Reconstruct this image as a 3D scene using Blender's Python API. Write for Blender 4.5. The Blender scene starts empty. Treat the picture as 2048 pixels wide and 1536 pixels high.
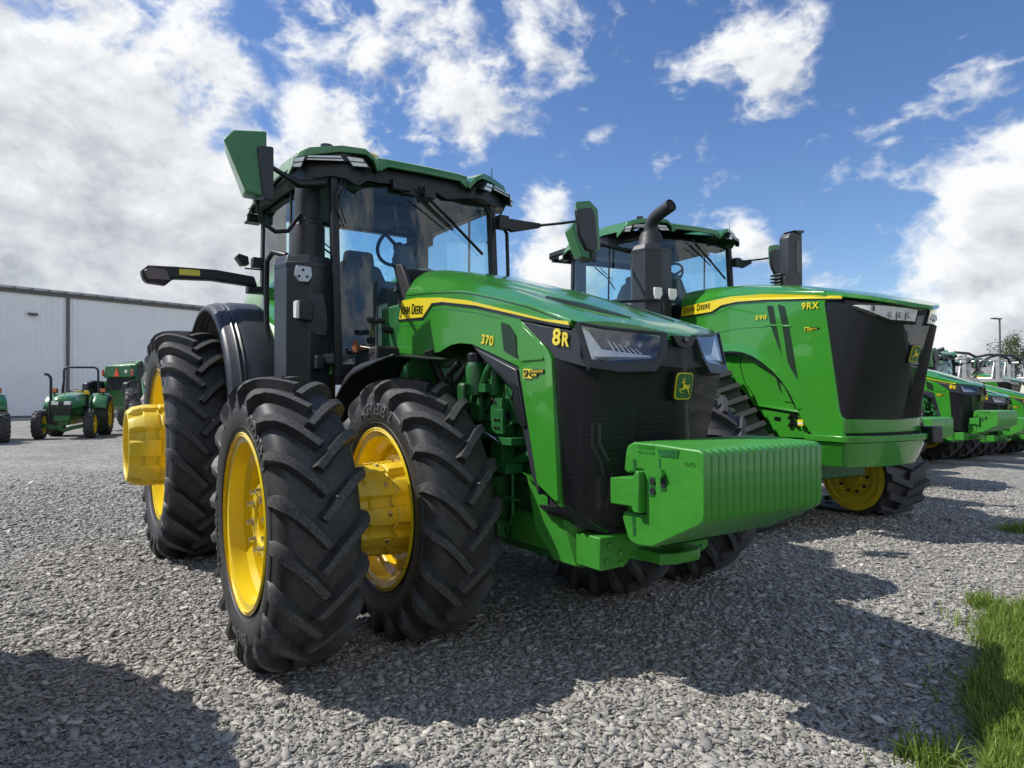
import bpy, math, random
import numpy as np
from mathutils import Vector, Matrix
rad=math.radians
sc=bpy.context.scene
COL=sc.collection
random.seed(7); RNG=np.random.default_rng(11)

# ---------------------------------------------------------------- camera
CAM=Vector((3.78,-2.5639,1.432)); YAW,PIT,ROLL=2.5446,0.0132,-0.0042
F=Vector((math.cos(YAW)*math.cos(PIT),math.sin(YAW)*math.cos(PIT),math.sin(PIT)))
R=Vector((math.sin(YAW),-math.cos(YAW),0)); U=R.cross(F)
R2=R*math.cos(ROLL)+U*math.sin(ROLL); U2=U*math.cos(ROLL)-R*math.sin(ROLL)
cd=bpy.data.cameras.new('camera'); cam=bpy.data.objects.new('camera',cd); COL.objects.link(cam)
cam.matrix_world=Matrix(((R2.x,U2.x,-F.x,CAM.x),(R2.y,U2.y,-F.y,CAM.y),(R2.z,U2.z,-F.z,CAM.z),(0,0,0,1)))
cd.sensor_fit='HORIZONTAL'; cd.sensor_width=36; cd.lens=36*1361.5/2048; cd.clip_start=.05; cd.clip_end=3000
sc.camera=cam
# ---------------------------------------------------------------- light
SUNV=Vector((-.556,-.67,1)).normalized()      # towards the sun
EL=math.asin(SUNV.z)
sl=bpy.data.lights.new('sun','SUN'); sl.energy=3.9; sl.angle=rad(.5); sl.color=(1,.955,.88)
so=bpy.data.objects.new('sun',sl); COL.objects.link(so); so.rotation_euler=SUNV.to_track_quat('Z','Y').to_euler(); so.location=(-10,-12,18)
sc.view_settings.view_transform='Standard'; sc.view_settings.look='None'; sc.view_settings.gamma=1; sc.view_settings.use_curve_mapping=False
sc.view_settings.exposure=0.25
try: sc.cycles.max_bounces=8; sc.cycles.transparent_max_bounces=16; sc.cycles.caustics_reflective=False; sc.cycles.caustics_refractive=False
except Exception: pass
W=bpy.data.worlds.new('World'); sc.world=W; W.use_nodes=True
def worldnodes():
    nt=W.node_tree; N=nt.nodes; L=nt.links; N.clear()
    def nd(t,**k):
        n=N.new(t)
        for a,b in k.items():
            setattr(n,a,b)
        return n
    def math_(op,a,b=None,c=None,clamp=False):
        n=nd('ShaderNodeMath',operation=op,use_clamp=clamp)
        for i,x in enumerate((a,b,c)):
            if x is None: continue
            if isinstance(x,(int,float)): n.inputs[i].default_value=x
            else: L.new(x,n.inputs[i])
        return n.outputs[0]
    def vmath(op,a,b=None):
        n=nd('ShaderNodeVectorMath',operation=op)
        if op=='SCALE': n.inputs['Scale'].default_value=.10
        for i,x in enumerate((a,b)):
            if x is None: continue
            if isinstance(x,tuple): n.inputs[i].default_value=x
            else: L.new(x,n.inputs[i])
        return n.outputs['Value'] if op in('DISTANCE','DOT_PRODUCT','LENGTH') else n.outputs[0]
    tc=nd('ShaderNodeTexCoord'); D=vmath('NORMALIZE',tc.outputs['Generated'])
    sky=nd('ShaderNodeTexSky',sky_type='NISHITA',sun_disc=False); sky.sun_elevation=EL; sky.sun_rotation=math.atan2(SUNV.x,SUNV.y)
    sky.air_density=1.0; sky.dust_density=.15; sky.ozone_density=4.0
    def dirp(u,v):
        d=F+R2*((u-1024)/1361.5)-U2*((v-768)/1361.5); return tuple(d.normalized())
    # cloud banks placed in the sky dome: direction, radius, strength
    blobs=[(dirp(90,330),.27,.95),(dirp(-150,520),.34,.95),(dirp(400,460),.24,.90),(dirp(650,290),.12,.80),(dirp(430,190),.13,.62),(dirp(40,60),.18,.85),(dirp(600,150),.13,.50),(dirp(330,60),.12,.45),
           (dirp(910,40),.12,.72),(dirp(930,190),.115,.76),(dirp(1060,20),.12,.60),(dirp(740,120),.08,.45),(dirp(1090,420),.07,.62),(dirp(1120,560),.10,.75),(dirp(1500,60),.12,.56),(dirp(1560,150),.07,.5),
           (dirp(2010,410),.105,.98),(dirp(1930,510),.10,.95),(dirp(2080,330),.08,.9),(dirp(2000,620),.18,.85),(dirp(1490,480),.05,.70),(dirp(2000,140),.10,.26),(dirp(1850,20),.06,.25),
           (dirp(1700,690),.22,.5),(dirp(60,590),.2,.6),
           ((.5,-.8,.35),.5,.8),((.95,-.35,.2),.45,.85),((.7,.7,.3),.5,.8),((.9,-.1,.8),.4,.7),((.2,-.9,.6),.4,.75),((0,.1,1),.3,.6)]  # unseen clouds behind the camera and overhead, added to raise the ambient light
    def density(vec,fine=True):
        mp=nd('ShaderNodeMapping'); mp.inputs['Scale'].default_value=(1,1,1.5); L.new(vec,mp.inputs[0])
        big=nd('ShaderNodeTexNoise',noise_dimensions='3D'); big.inputs['Scale'].default_value=5.0; big.inputs['Detail'].default_value=8; big.inputs['Roughness'].default_value=.60; big.inputs['Distortion'].default_value=.2; L.new(mp.outputs[0],big.inputs['Vector'])
        puff=None; wv=vmath('ADD',mp.outputs[0],vmath('SCALE',big.outputs['Color'],None))
        for fq,am in ((9.,.5),(19.,.28),(41.,.17),(87.,.10)):
            q=nd('ShaderNodeTexNoise',noise_dimensions='3D'); q.inputs['Scale'].default_value=fq; q.inputs['Detail'].default_value=0; L.new(wv,q.inputs['Vector'])
            o=math_('MULTIPLY',math_('ABSOLUTE',math_('SUBTRACT',q.outputs['Fac'],.5)),am*4.5); puff=o if puff is None else math_('ADD',puff,o)
        acc=None
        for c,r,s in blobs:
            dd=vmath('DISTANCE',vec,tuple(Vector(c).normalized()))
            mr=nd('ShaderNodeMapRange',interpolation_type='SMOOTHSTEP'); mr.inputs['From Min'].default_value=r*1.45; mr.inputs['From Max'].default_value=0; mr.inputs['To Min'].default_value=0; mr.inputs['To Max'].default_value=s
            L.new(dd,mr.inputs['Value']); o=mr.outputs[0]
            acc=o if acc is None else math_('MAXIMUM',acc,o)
        n=math_('MULTIPLY_ADD',big.outputs['Fac'],2.7,-1.62)
        n=math_('ADD',n,math_('MULTIPLY_ADD',puff,-.62,.25))
        return math_('ADD',n,math_('MULTIPLY_ADD',acc,1.5,-.14)),math_('ADD',math_('MULTIPLY_ADD',big.outputs['Fac'],2.2,-1.25),math_('MULTIPLY_ADD',acc,1.3,-.1))
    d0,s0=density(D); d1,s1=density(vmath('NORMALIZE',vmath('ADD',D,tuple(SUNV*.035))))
    m=nd('ShaderNodeMapRange',interpolation_type='SMOOTHSTEP'); m.inputs['From Min'].default_value=-.10; m.inputs['From Max'].default_value=.50; L.new(d0,m.inputs['Value'])
    thick=nd('ShaderNodeMapRange',interpolation_type='SMOOTHSTEP'); thick.inputs['From Min'].default_value=.30; thick.inputs['From Max'].default_value=1.35; thick.inputs['To Min'].default_value=1; thick.inputs['To Max'].default_value=.40; L.new(s0,thick.inputs['Value'])
    lit=math_('ADD',thick.outputs[0],math_('ADD',math_('MULTIPLY',math_('SUBTRACT',s0,s1),.9),math_('MULTIPLY',math_('SUBTRACT',d0,d1),.35)))
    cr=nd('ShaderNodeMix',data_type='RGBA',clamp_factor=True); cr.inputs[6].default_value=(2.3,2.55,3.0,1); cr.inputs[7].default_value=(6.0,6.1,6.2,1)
    mr2=nd('ShaderNodeMapRange'); mr2.inputs['From Min'].default_value=.1; mr2.inputs['From Max'].default_value=1.1; L.new(lit,mr2.inputs['Value']); L.new(mr2.outputs[0],cr.inputs[0])
    mx=nd('ShaderNodeMix',data_type='RGBA'); L.new(m.outputs[0],mx.inputs[0])
    hs=nd('ShaderNodeHueSaturation'); hs.inputs['Saturation'].default_value=1.12; hs.inputs['Value'].default_value=.88; hs.inputs['Hue'].default_value=.508; L.new(sky.outputs[0],hs.inputs['Color'])
    L.new(hs.outputs[0],mx.inputs[6]); L.new(cr.outputs[2],mx.inputs[7])
    bg=nd('ShaderNodeBackground'); bg.inputs[1].default_value=.135; L.new(mx.outputs[2],bg.inputs[0])
    out=nd('ShaderNodeOutputWorld'); L.new(bg.outputs[0],out.inputs[0])
worldnodes()

# ---------------------------------------------------------------- materials
M={}
def mat(name,col,rough=.5,metal=0.,coat=0.,noise=0.,nscale=30.,bump=0.,bscale=200.,spec=.5,trans=0.,emit=0.,dust=0.,dustcol=(.25,.24,.22)):
    m=bpy.data.materials.new(name); m.use_nodes=True; nt=m.node_tree; b=nt.nodes['Principled BSDF']; L=nt.links
    b.inputs['Base Color'].default_value=(*col,1); b.inputs['Roughness'].default_value=rough; b.inputs['Metallic'].default_value=metal
    b.inputs['Coat Weight'].default_value=coat; b.inputs['Coat Roughness'].default_value=.03; b.inputs['Specular IOR Level'].default_value=spec
    tc=nt.nodes.new('ShaderNodeTexCoord')
    if noise or dust:
        n=nt.nodes.new('ShaderNodeTexNoise'); n.inputs['Scale'].default_value=nscale; n.inputs['Detail'].default_value=6; n.inputs['Roughness'].default_value=.65; L.new(tc.outputs['Object'],n.inputs['Vector'])
        mr=nt.nodes.new('ShaderNodeMapRange'); mr.inputs['From Min'].default_value=.3; mr.inputs['From Max'].default_value=.7; mr.inputs['To Min'].default_value=1-noise; mr.inputs['To Max'].default_value=1+noise; L.new(n.outputs['Fac'],mr.inputs['Value'])
        mx=nt.nodes.new('ShaderNodeMix'); mx.data_type='RGBA'; mx.blend_type='MULTIPLY'; mx.inputs[0].default_value=1; mx.inputs[6].default_value=(*col,1); L.new(mr.outputs[0],mx.inputs[7]); o=mx.outputs[2]
        if dust:
            n2=nt.nodes.new('ShaderNodeTexNoise'); n2.inputs['Scale'].default_value=nscale*3.1; n2.inputs['Detail'].default_value=8; n2.inputs['Roughness'].default_value=.75; L.new(tc.outputs['Object'],n2.inputs['Vector'])
            m2=nt.nodes.new('ShaderNodeMapRange'); m2.inputs['From Min'].default_value=.45; m2.inputs['From Max'].default_value=.75; m2.inputs['To Max'].default_value=dust; L.new(n2.outputs['Fac'],m2.inputs['Value'])
            x2=nt.nodes.new('ShaderNodeMix'); x2.data_type='RGBA'; x2.inputs[7].default_value=(*dustcol,1); L.new(m2.outputs[0],x2.inputs[0]); L.new(o,x2.inputs[6]); o=x2.outputs[2]
        L.new(o,b.inputs['Base Color'])
        r2=nt.nodes.new('ShaderNodeMapRange'); r2.inputs['To Min'].default_value=max(rough-.08,.02); r2.inputs['To Max'].default_value=min(rough+.1,1); L.new(n.outputs['Fac'],r2.inputs['Value']); L.new(r2.outputs[0],b.inputs['Roughness'])
    if bump:
        n=nt.nodes.new('ShaderNodeTexNoise'); n.inputs['Scale'].default_value=bscale; n.inputs['Detail'].default_value=4; L.new(tc.outputs['Object'],n.inputs['Vector'])
        bp=nt.nodes.new('ShaderNodeBump'); bp.inputs['Strength'].default_value=bump; bp.inputs['Distance'].default_value=.004; L.new(n.outputs['Fac'],bp.inputs['Height']); L.new(bp.outputs[0],b.inputs['Normal'])
    if emit: b.inputs['Emission Color'].default_value=(*col,1); b.inputs['Emission Strength'].default_value=emit
    M[name]=m; return m
mat('green_paint',(.042,.265,.024),.20,coat=.75,spec=.45,noise=.05,nscale=3,bump=.02,bscale=9)
mat('green_cast',(.045,.28,.028),.42,coat=.35,noise=.10,nscale=9,bump=.45,bscale=60,dust=.07,dustcol=(.16,.20,.12))
mat('green_frame',(.014,.13,.028),.45,coat=.15,noise=.35,nscale=9,bump=.2,bscale=60,dust=.12)
mat('green_roof',(.042,.20,.062),.30,coat=.5,noise=.05,nscale=3)
mat('yellow_paint',(.84,.63,.016),.27,coat=.6,noise=.05,nscale=5,dust=.05)
mat('yellow_cast',(.78,.58,.03),.45,coat=.25,noise=.12,nscale=9,bump=.3,bscale=50,dust=.14,dustcol=(.12,.1,.05))
mat('yellow_decal',(.86,.68,.02),.3,coat=.4)
mat('black_decal',(.006,.006,.007),.35,coat=.3)
mat('rubber',(.034,.034,.035),.54,noise=.35,nscale=6,bump=.2,bscale=90,dust=.45,dustcol=(.11,.105,.098))
mat('rubber_worn',(.05,.05,.052),.8,noise=.4,nscale=25,bump=.5,bscale=160,dust=.8,dustcol=(.21,.205,.195))
mat('rubber_mark',(.10,.10,.102),.65)
mat('black_plastic',(.012,.013,.016),.42,noise=.15,nscale=8,bump=.1,bscale=300)
mat('grey_plastic',(.03,.034,.042),.40,noise=.1,nscale=5)
mat('black_gloss',(.006,.007,.009),.12,coat=.8)
mat('dark_inside',(.010,.011,.012),.7)
mat('cab_trim',(.10,.108,.112),.75,noise=.12,nscale=12)
mat('steel',(.45,.45,.44),.35,metal=.9,noise=.2,nscale=60)
mat('lamp_lens',(.88,.88,.85),.25,coat=1,noise=.15,nscale=30)
mat('amber',(.75,.12,.01),.2,coat=.8)
mat('dark_amber',(.10,.03,.012),.2,coat=.8,noise=.5,nscale=60)
mat('red_lens',(.65,.03,.01),.25,coat=.6)
mat('orange_sign',(.95,.10,.02),.4)
mat('white_paint',(.74,.74,.72),.35,noise=.08,nscale=6)
mat('pipe',(.028,.028,.032),.5,noise=.2,nscale=20,bump=.15)
mat('brown_lever',(.22,.07,.03),.5)
def grille_mat():
    # a fine perforated screen: too fine to resolve, so part opaque black wire, part opening
    m=bpy.data.materials.new('grille_mesh'); m.use_nodes=True; nt=m.node_tree; b=nt.nodes['Principled BSDF']; L=nt.links
    b.inputs['Base Color'].default_value=(.016,.017,.020,1); b.inputs['Roughness'].default_value=.42; b.inputs['Specular IOR Level'].default_value=.5
    tr=nt.nodes.new('ShaderNodeBsdfTransparent'); mx=nt.nodes.new('ShaderNodeMixShader'); mx.inputs[0].default_value=.30
    L.new(b.outputs[0],mx.inputs[1]); L.new(tr.outputs[0],mx.inputs[2]); L.new(mx.outputs[0],nt.nodes['Material Output'].inputs[0])
    M['grille_mesh']=m
grille_mat()
def glass(name,tint,fac=.1):
    m=bpy.data.materials.new(name); m.use_nodes=True; nt=m.node_tree; nt.nodes.clear(); L=nt.links
    o=nt.nodes.new('ShaderNodeOutputMaterial'); t=nt.nodes.new('ShaderNodeBsdfTransparent'); t.inputs[0].default_value=(*tint,1)
    g=nt.nodes.new('ShaderNodeBsdfGlossy'); g.inputs['Roughness'].default_value=.015; g.inputs['Color'].default_value=(.95,.97,1,1)
    # thin pane: Schlick reflectance, the same from both sides
    ge=nt.nodes.new('ShaderNodeNewGeometry'); dt=nt.nodes.new('ShaderNodeVectorMath'); dt.operation='DOT_PRODUCT'; L.new(ge.outputs['Incoming'],dt.inputs[0]); L.new(ge.outputs['Normal'],dt.inputs[1])
    def mth(op,a,b=None,cl=False):
        n=nt.nodes.new('ShaderNodeMath'); n.operation=op; n.use_clamp=cl
        for i,x in enumerate((a,b)):
            if x is None: continue
            if isinstance(x,(int,float)): n.inputs[i].default_value=x
            else: L.new(x,n.inputs[i])
        return n
    ab=mth('ABSOLUTE',dt.outputs['Value']); om=mth('SUBTRACT',1.0,ab.outputs[0]); pw=mth('POWER',om.outputs[0],5.0); sc_=mth('MULTIPLY',pw.outputs[0],.9); mm=mth('ADD',sc_.outputs[0],fac,True)
    mx=nt.nodes.new('ShaderNodeMixShader'); L.new(mm.outputs[0],mx.inputs[0]); L.new(t.outputs[0],mx.inputs[1]); L.new(g.outputs[0],mx.inputs[2]); L.new(mx.outputs[0],o.inputs[0])
    M[name]=m
glass('cab_glass',(.76,.93,.94),.075); glass('clear_lens',(.92,.95,.97),.13)

# ---------------------------------------------------------------- mesh helpers
class MB:
    def __init__(s): s.v=[]; s.f=[]; s.m=[]
    def add(s,vs,fs,mi=0):
        o=len(s.v); s.v+=[tuple(map(float,p)) for p in vs]; s.f+=[tuple(i+o for i in f) for f in fs]; s.m+=[mi]*len(fs); return s
    def box(s,x0,x1,y0,y1,z0,z1,mi=0,M_=None):
        vs=[(x,y,z) for x in(x0,x1) for y in(y0,y1) for z in(z0,z1)]
        if M_ is not None: vs=[M_@Vector(p) for p in vs]
        return s.add(vs,[(0,1,3,2),(4,6,7,5),(0,4,5,1),(2,3,7,6),(0,2,6,4),(1,5,7,3)],mi)
    def prism(s,pts,ax,a,b,mi=0):
        # extrude a 2D outline along an axis from a to b; a and b may be functions of the 2D point
        fa=a if callable(a) else (lambda p:a); fb=b if callable(b) else (lambda p:b)
        put={'x':lambda p,t:(t,p[0],p[1]),'y':lambda p,t:(p[0],t,p[1]),'z':lambda p,t:(p[0],p[1],t)}[ax]
        n=len(pts); vs=[put(p,fa(p)) for p in pts]+[put(p,fb(p)) for p in pts]
        # outward orientation
        A=sum(pts[i][0]*pts[(i+1)%n][1]-pts[(i+1)%n][0]*pts[i][1] for i in range(n))
        top=fb(pts[0])>fa(pts[0]); sgn=(A>0)==top
        if ax=='y': sgn=not sgn
        fs=[tuple(range(n))[::-1],tuple(range(n,2*n))]+[(i,(i+1)%n,n+(i+1)%n,n+i) for i in range(n)]
        if not sgn: fs=[f[::-1] for f in fs]
        return s.add(vs,fs,mi)
    def tube(s,path,r,n=10,mi=0,close=True):
        P=[Vector(p) for p in path]; rs=r if isinstance(r,(list,tuple)) else [r]*len(P); vs=[]; up=None
        for i,p in enumerate(P):
            t=((P[min(i+1,len(P)-1)]-P[max(i-1,0)])).normalized()
            if up is None:
                up=t.orthogonal().normalized()
            up=(up-t*up.dot(t)).normalized(); w=t.cross(up)
            k=1.0
            vs+=[p+(up*math.cos(2*math.pi*j/n)+w*math.sin(2*math.pi*j/n))*rs[i]*k for j in range(n)]
        fs=[(i*n+j,i*n+(j+1)%n,(i+1)*n+(j+1)%n,(i+1)*n+j) for i in range(len(P)-1) for j in range(n)]
        if close: fs+=[tuple(range(n))[::-1],tuple((len(P)-1)*n+j for j in range(n))]
        return s.add(vs,fs,mi)
    def lathe(s,prof,c,n=48,mi=0,ax='y',closed=False):
        # prof: (a,r) along the axis through c
        vs=[]; 
        for k in range(n):
            t=2*math.pi*k/n; co,si=math.cos(t),math.sin(t)
            for a,r in prof:
                vs.append({'y':(c[0]+r*co,c[1]+a,c[2]+r*si),'z':(c[0]+r*co,c[1]+r*si,c[2]+a),'x':(c[0]+a,c[1]+r*co,c[2]+r*si)}[ax])
        m=len(prof); fs=[]
        for k in range(n):
            k2=(k+1)%n
            for i in range(m if closed else m-1):
                i2=(i+1)%m; f=(k*m+i,k*m+i2,k2*m+i2,k2*m+i)
                fs.append(f if ax!='y' else f[::-1])
        return s.add(vs,fs,mi)
    def disc(s,c,r,ax='y',n=32,t=.01,mi=0):
        return s.lathe([(0,.0005),(0,r),(t,r),(t,.0005)],c,n,mi,ax)
    def grid(s,rows,mi=0,flip=False):
        m=len(rows[0]); vs=[p for r in rows for p in r]
        fs=[(i*m+j,i*m+j+1,(i+1)*m+j+1,(i+1)*m+j) for i in range(len(rows)-1) for j in range(m-1)]
        return s.add(vs,[f[::-1] for f in fs] if flip else fs,mi)
    def mirror(s):
        r=MB(); r.v=[(x,-y,z) for x,y,z in s.v]; r.f=[f[::-1] for f in s.f]; r.m=list(s.m); return r
    def join(s,o):
        k=len(s.v); s.v+=o.v; s.f+=[tuple(i+k for i in f) for f in o.f]; s.m+=o.m; return s
    def both(s):
        return s.join(s.mirror())
    def build(s,name,mats,parent=None,smooth=35,bevel=0,solid=0,seg=2,sub=0):
        me=bpy.data.meshes.new(name); me.from_pydata(s.v,[],s.f)
        for m in (mats if isinstance(mats,(list,tuple)) else [mats]): me.materials.append(M[m])
        me.polygons.foreach_set('material_index',s.m); me.update()
        if smooth: me.polygons.foreach_set('use_smooth',[True]*len(me.polygons)); me.set_sharp_from_angle(angle=rad(smooth))
        ob=bpy.data.objects.new(name,me); COL.objects.link(ob)
        if parent: ob.parent=parent
        if solid: md=ob.modifiers.new('solid','SOLIDIFY'); md.thickness=solid; md.offset=-1
        if bevel: md=ob.modifiers.new('bevel','BEVEL'); md.width=bevel; md.segments=seg; md.limit_method='ANGLE'; md.angle_limit=rad(32); md.harden_normals=False
        return ob
def fix(ob):   # consistent outward normals
    import bmesh
    bm=bmesh.new(); bm.from_mesh(ob.data); bmesh.ops.recalc_face_normals(bm,faces=bm.faces); bm.to_mesh(ob.data); bm.free(); return ob
def face_up(ob):   # open shell whose faces should look upwards
    fix(ob); zs_=sum(p.normal.z*p.area for p in ob.data.polygons)
    if zs_<0: ob.data.flip_normals()
    return ob
def tag(o,label,cat,group=None,kind=None):
    if label: o['label']=label
    if cat: o['category']=cat
    if group: o['group']=group
    if kind: o['kind']=kind
    return o
def empty(name,loc=(0,0,0),rz=0):
    o=bpy.data.objects.new(name,None); COL.objects.link(o); o.location=loc; o.rotation_euler=(0,0,rz); o.empty_display_size=.3; return o
def copy_tree(o,parent=None):
    c=o.copy(); COL.objects.link(c)
    if parent: c.parent=parent
    for ch in [x for x in CH.get(o.name,[])]: copy_tree(ch,c)
    return c
def index_children():
    CH.clear()
    for o in COL.objects:
        if o.parent: CH.setdefault(o.parent.name,[]).append(o)
CH={}
def text(s_,size,origin,X,Y,mats,name,parent,bold=.015,extr=.0015,fn=None,shear=0,space=1.0,small=None,width=None):
    """lettering as a thin real mesh: X right, Y up; small = height factor for letters after the first of a word"""
    cu=bpy.data.curves.new('txt','FONT'); cu.body=s_; cu.size=size; cu.offset=bold*size; cu.extrude=extr; cu.shear=shear; cu.space_character=space
    if small:
        cu.small_caps_scale=small
        for i,ch in enumerate(s_):
            if ch.islower(): cu.body_format[i].use_small_caps=True
    to=bpy.data.objects.new('txt',cu); COL.objects.link(to)
    dg=bpy.context.evaluated_depsgraph_get(); dg.update(); me=bpy.data.meshes.new_from_object(to.evaluated_get(dg))
    bpy.data.objects.remove(to)
    if width:
        w0=max(v.co.x for v in me.vertices)-min(v.co.x for v in me.vertices)
        for v in me.vertices: v.co.x*=width/w0
    X=Vector(X).normalized(); Y=Vector(Y); Y=(Y-X*Y.dot(X)).normalized(); Z=X.cross(Y); O=Vector(origin)
    for v in me.vertices:
        v.co=fn(v.co) if fn else O+X*v.co.x+Y*v.co.y+Z*(v.co.z+extr)
    me.materials.clear(); me.materials.append(M[mats]); me.name=name
    ob=bpy.data.objects.new(name,me); COL.objects.link(ob); ob.parent=parent; return ob

# ---------------------------------------------------------------- tyres and wheels
def lerp(a,b,t): return a+(b-a)*t
def interp(x,xs,ys): return float(np.interp(x,xs,ys))
def tyre_profile(Wd,R,rr,hl):
    w=Wd/2; c=[(0,R-hl),(.5*w,R-hl-.004),(.80*w,R-hl-.018),(.96*w,R-hl-.055),(1.02*w,R-hl-.10),(1.07*w,lerp(R-hl,rr,.5)),(1.03*w,rr+.075),(.93*w,rr+.03),(.9*w,rr-.002)]
    # Catmull-Rom
    P=[Vector(p) for p in c]; out=[]
    for i in range(len(P)-1):
        p0=P[max(i-1,0)];p1=P[i];p2=P[i+1];p3=P[min(i+2,len(P)-1)]
        for k in range(3):
            t=k/3; out.append(.5*((2*p1)+(p2-p0)*t+(2*p0-5*p1+4*p2-p3)*t*t+(3*p1-p0-3*p2+p3)*t**3))
    out.append(P[-1]); return [(p.x,p.y) for p in out]
def tyre(Wd,R,rr,n_lug,hl=.045,name='tyre',parent=None,c=(0,0,0),seg=72,rise=.24,lw=.025,handed=1):
    mb=MB(); pr=tyre_profile(Wd,R,rr,hl); half=pr
    full=[(-y,r) for y,r in half[::-1]][:-1]+half
    mb.lathe(full,c,seg,0)
    # arc length along the half profile
    A=[0]
    for i in range(1,len(half)): A.append(A[-1]+math.dist(half[i],half[i-1]))
    ys=[p[0] for p in half]; rs=[p[1] for p in half]
    L_end=A[int(len(half)*.60)]
    Lt=interp(.96*Wd/2,ys[:12],A[:12])
    for side in (1,-1):
        for k in range(n_lug):
            th0=2*math.pi*(k+(0.5 if side>0 else 0))/n_lug
            rows=[]; N=11
            for j in range(N):
                t=j/(N-1); a=-.012+t*(L_end+.012) if j else -.014
                aa=max(a,0); y=interp(aa,A,ys)+(a if a<0 else 0); r=interp(aa,A,rs)
                d=.004; dy=interp(aa+d,A,ys)-interp(max(aa-d,0),A,ys); dr=interp(aa+d,A,rs)-interp(max(aa-d,0),A,rs); q=math.hypot(dy,dr); ny,nr=-dr/q,dy/q
                s=min(a/Lt,1); lift=rise*(s*1.15-.15*s*s) if a>0 else a*1.0
                th=th0+lift/R
                # direction of the bar in (arc, theta) space
                ds=rise/Lt*(1.15-.3*max(s,0))
                if s>=1: ds=.12
                q2=math.hypot(1,ds); ta,tt=-ds/q2,1/q2
                h=hl*(1 if a<Lt*.93 else max(0.05,1-(a-Lt*.93)/(L_end-Lt*.93)))
                tw=lerp(lw*.85,lw*1.15,min(max(s,0),1)); bw=tw+.014
                row=[]
                for (wd,hh) in ((-bw,-.006),(-tw,h),(tw,h),(bw,-.006)):
                    a2=a+ta*wd; a2c=max(a2,0); y2=interp(a2c,A,ys)+(a2 if a2<0 else 0); r2=interp(a2c,A,rs)
                    rr_=r2+nr*hh; yy=y2+ny*hh; th2=th+tt*wd/R
                    row.append((c[0]+rr_*math.cos(th2),c[1]+side*yy,c[2]+rr_*math.sin(th2)))
                rows.append(row)
            vs=[p for r_ in rows for p in r_]; fs=[];ms=[]
            for j in range(N-1):
                for q in range(3):
                    f=(j*4+q,j*4+q+1,j*4+q+5,j*4+q+4); fs.append(f if side<0 else f[::-1]); ms.append(1 if q==1 and j<N-3 else 0)
            e=(N-1)*4; ends=[(3,2,1,0),(e,e+1,e+2,e+3)]
            for f in ends: fs.append(f if side<0 else f[::-1]); ms.append(0)
            o=len(mb.v); mb.v+=vs; mb.f+=[tuple(i+o for i in f) for f in fs]; mb.m+=ms
    # mould rings on the sidewall
    for rr2 in (rr+.05,rr+.20 if R>.9 else rr+.16):
        for side in(1,-1):
            y=interp(rr2,rs[::-1],ys[::-1]) if True else 0
            mb.lathe([(side*(y-.004),rr2-.006),(side*(y+.0035),rr2),(side*(y-.004),rr2+.006)],c,seg,0)
    ob=mb.build(name,['rubber','rubber_worn'],parent,smooth=40); return fix(ob),pr
def arc_text(s_,size,c,r0,ang0,pr,side,name,parent,matn='rubber_mark'):
    """lettering that follows the sidewall; ang0 = angle of the first letter, running clockwise seen from outside (-y)"""
    rs=[p[1] for p in pr][::-1]; ys=[p[0] for p in pr][::-1]
    def fn(v):
        r=r0+v.y; a=ang0-v.x/r0*(1 if side<0 else -1); y=float(np.interp(r,rs,ys))
        return Vector((c[0]+r*math.cos(a),c[1]+side*(y+.0055+max(v.z,0)*.8),c[2]+r*math.sin(a)))
    return text(s_,size,(0,0,0),(1,0,0),(0,1,0),matn,name,parent,bold=.01,extr=.0025,fn=fn,space=1.05)
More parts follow.
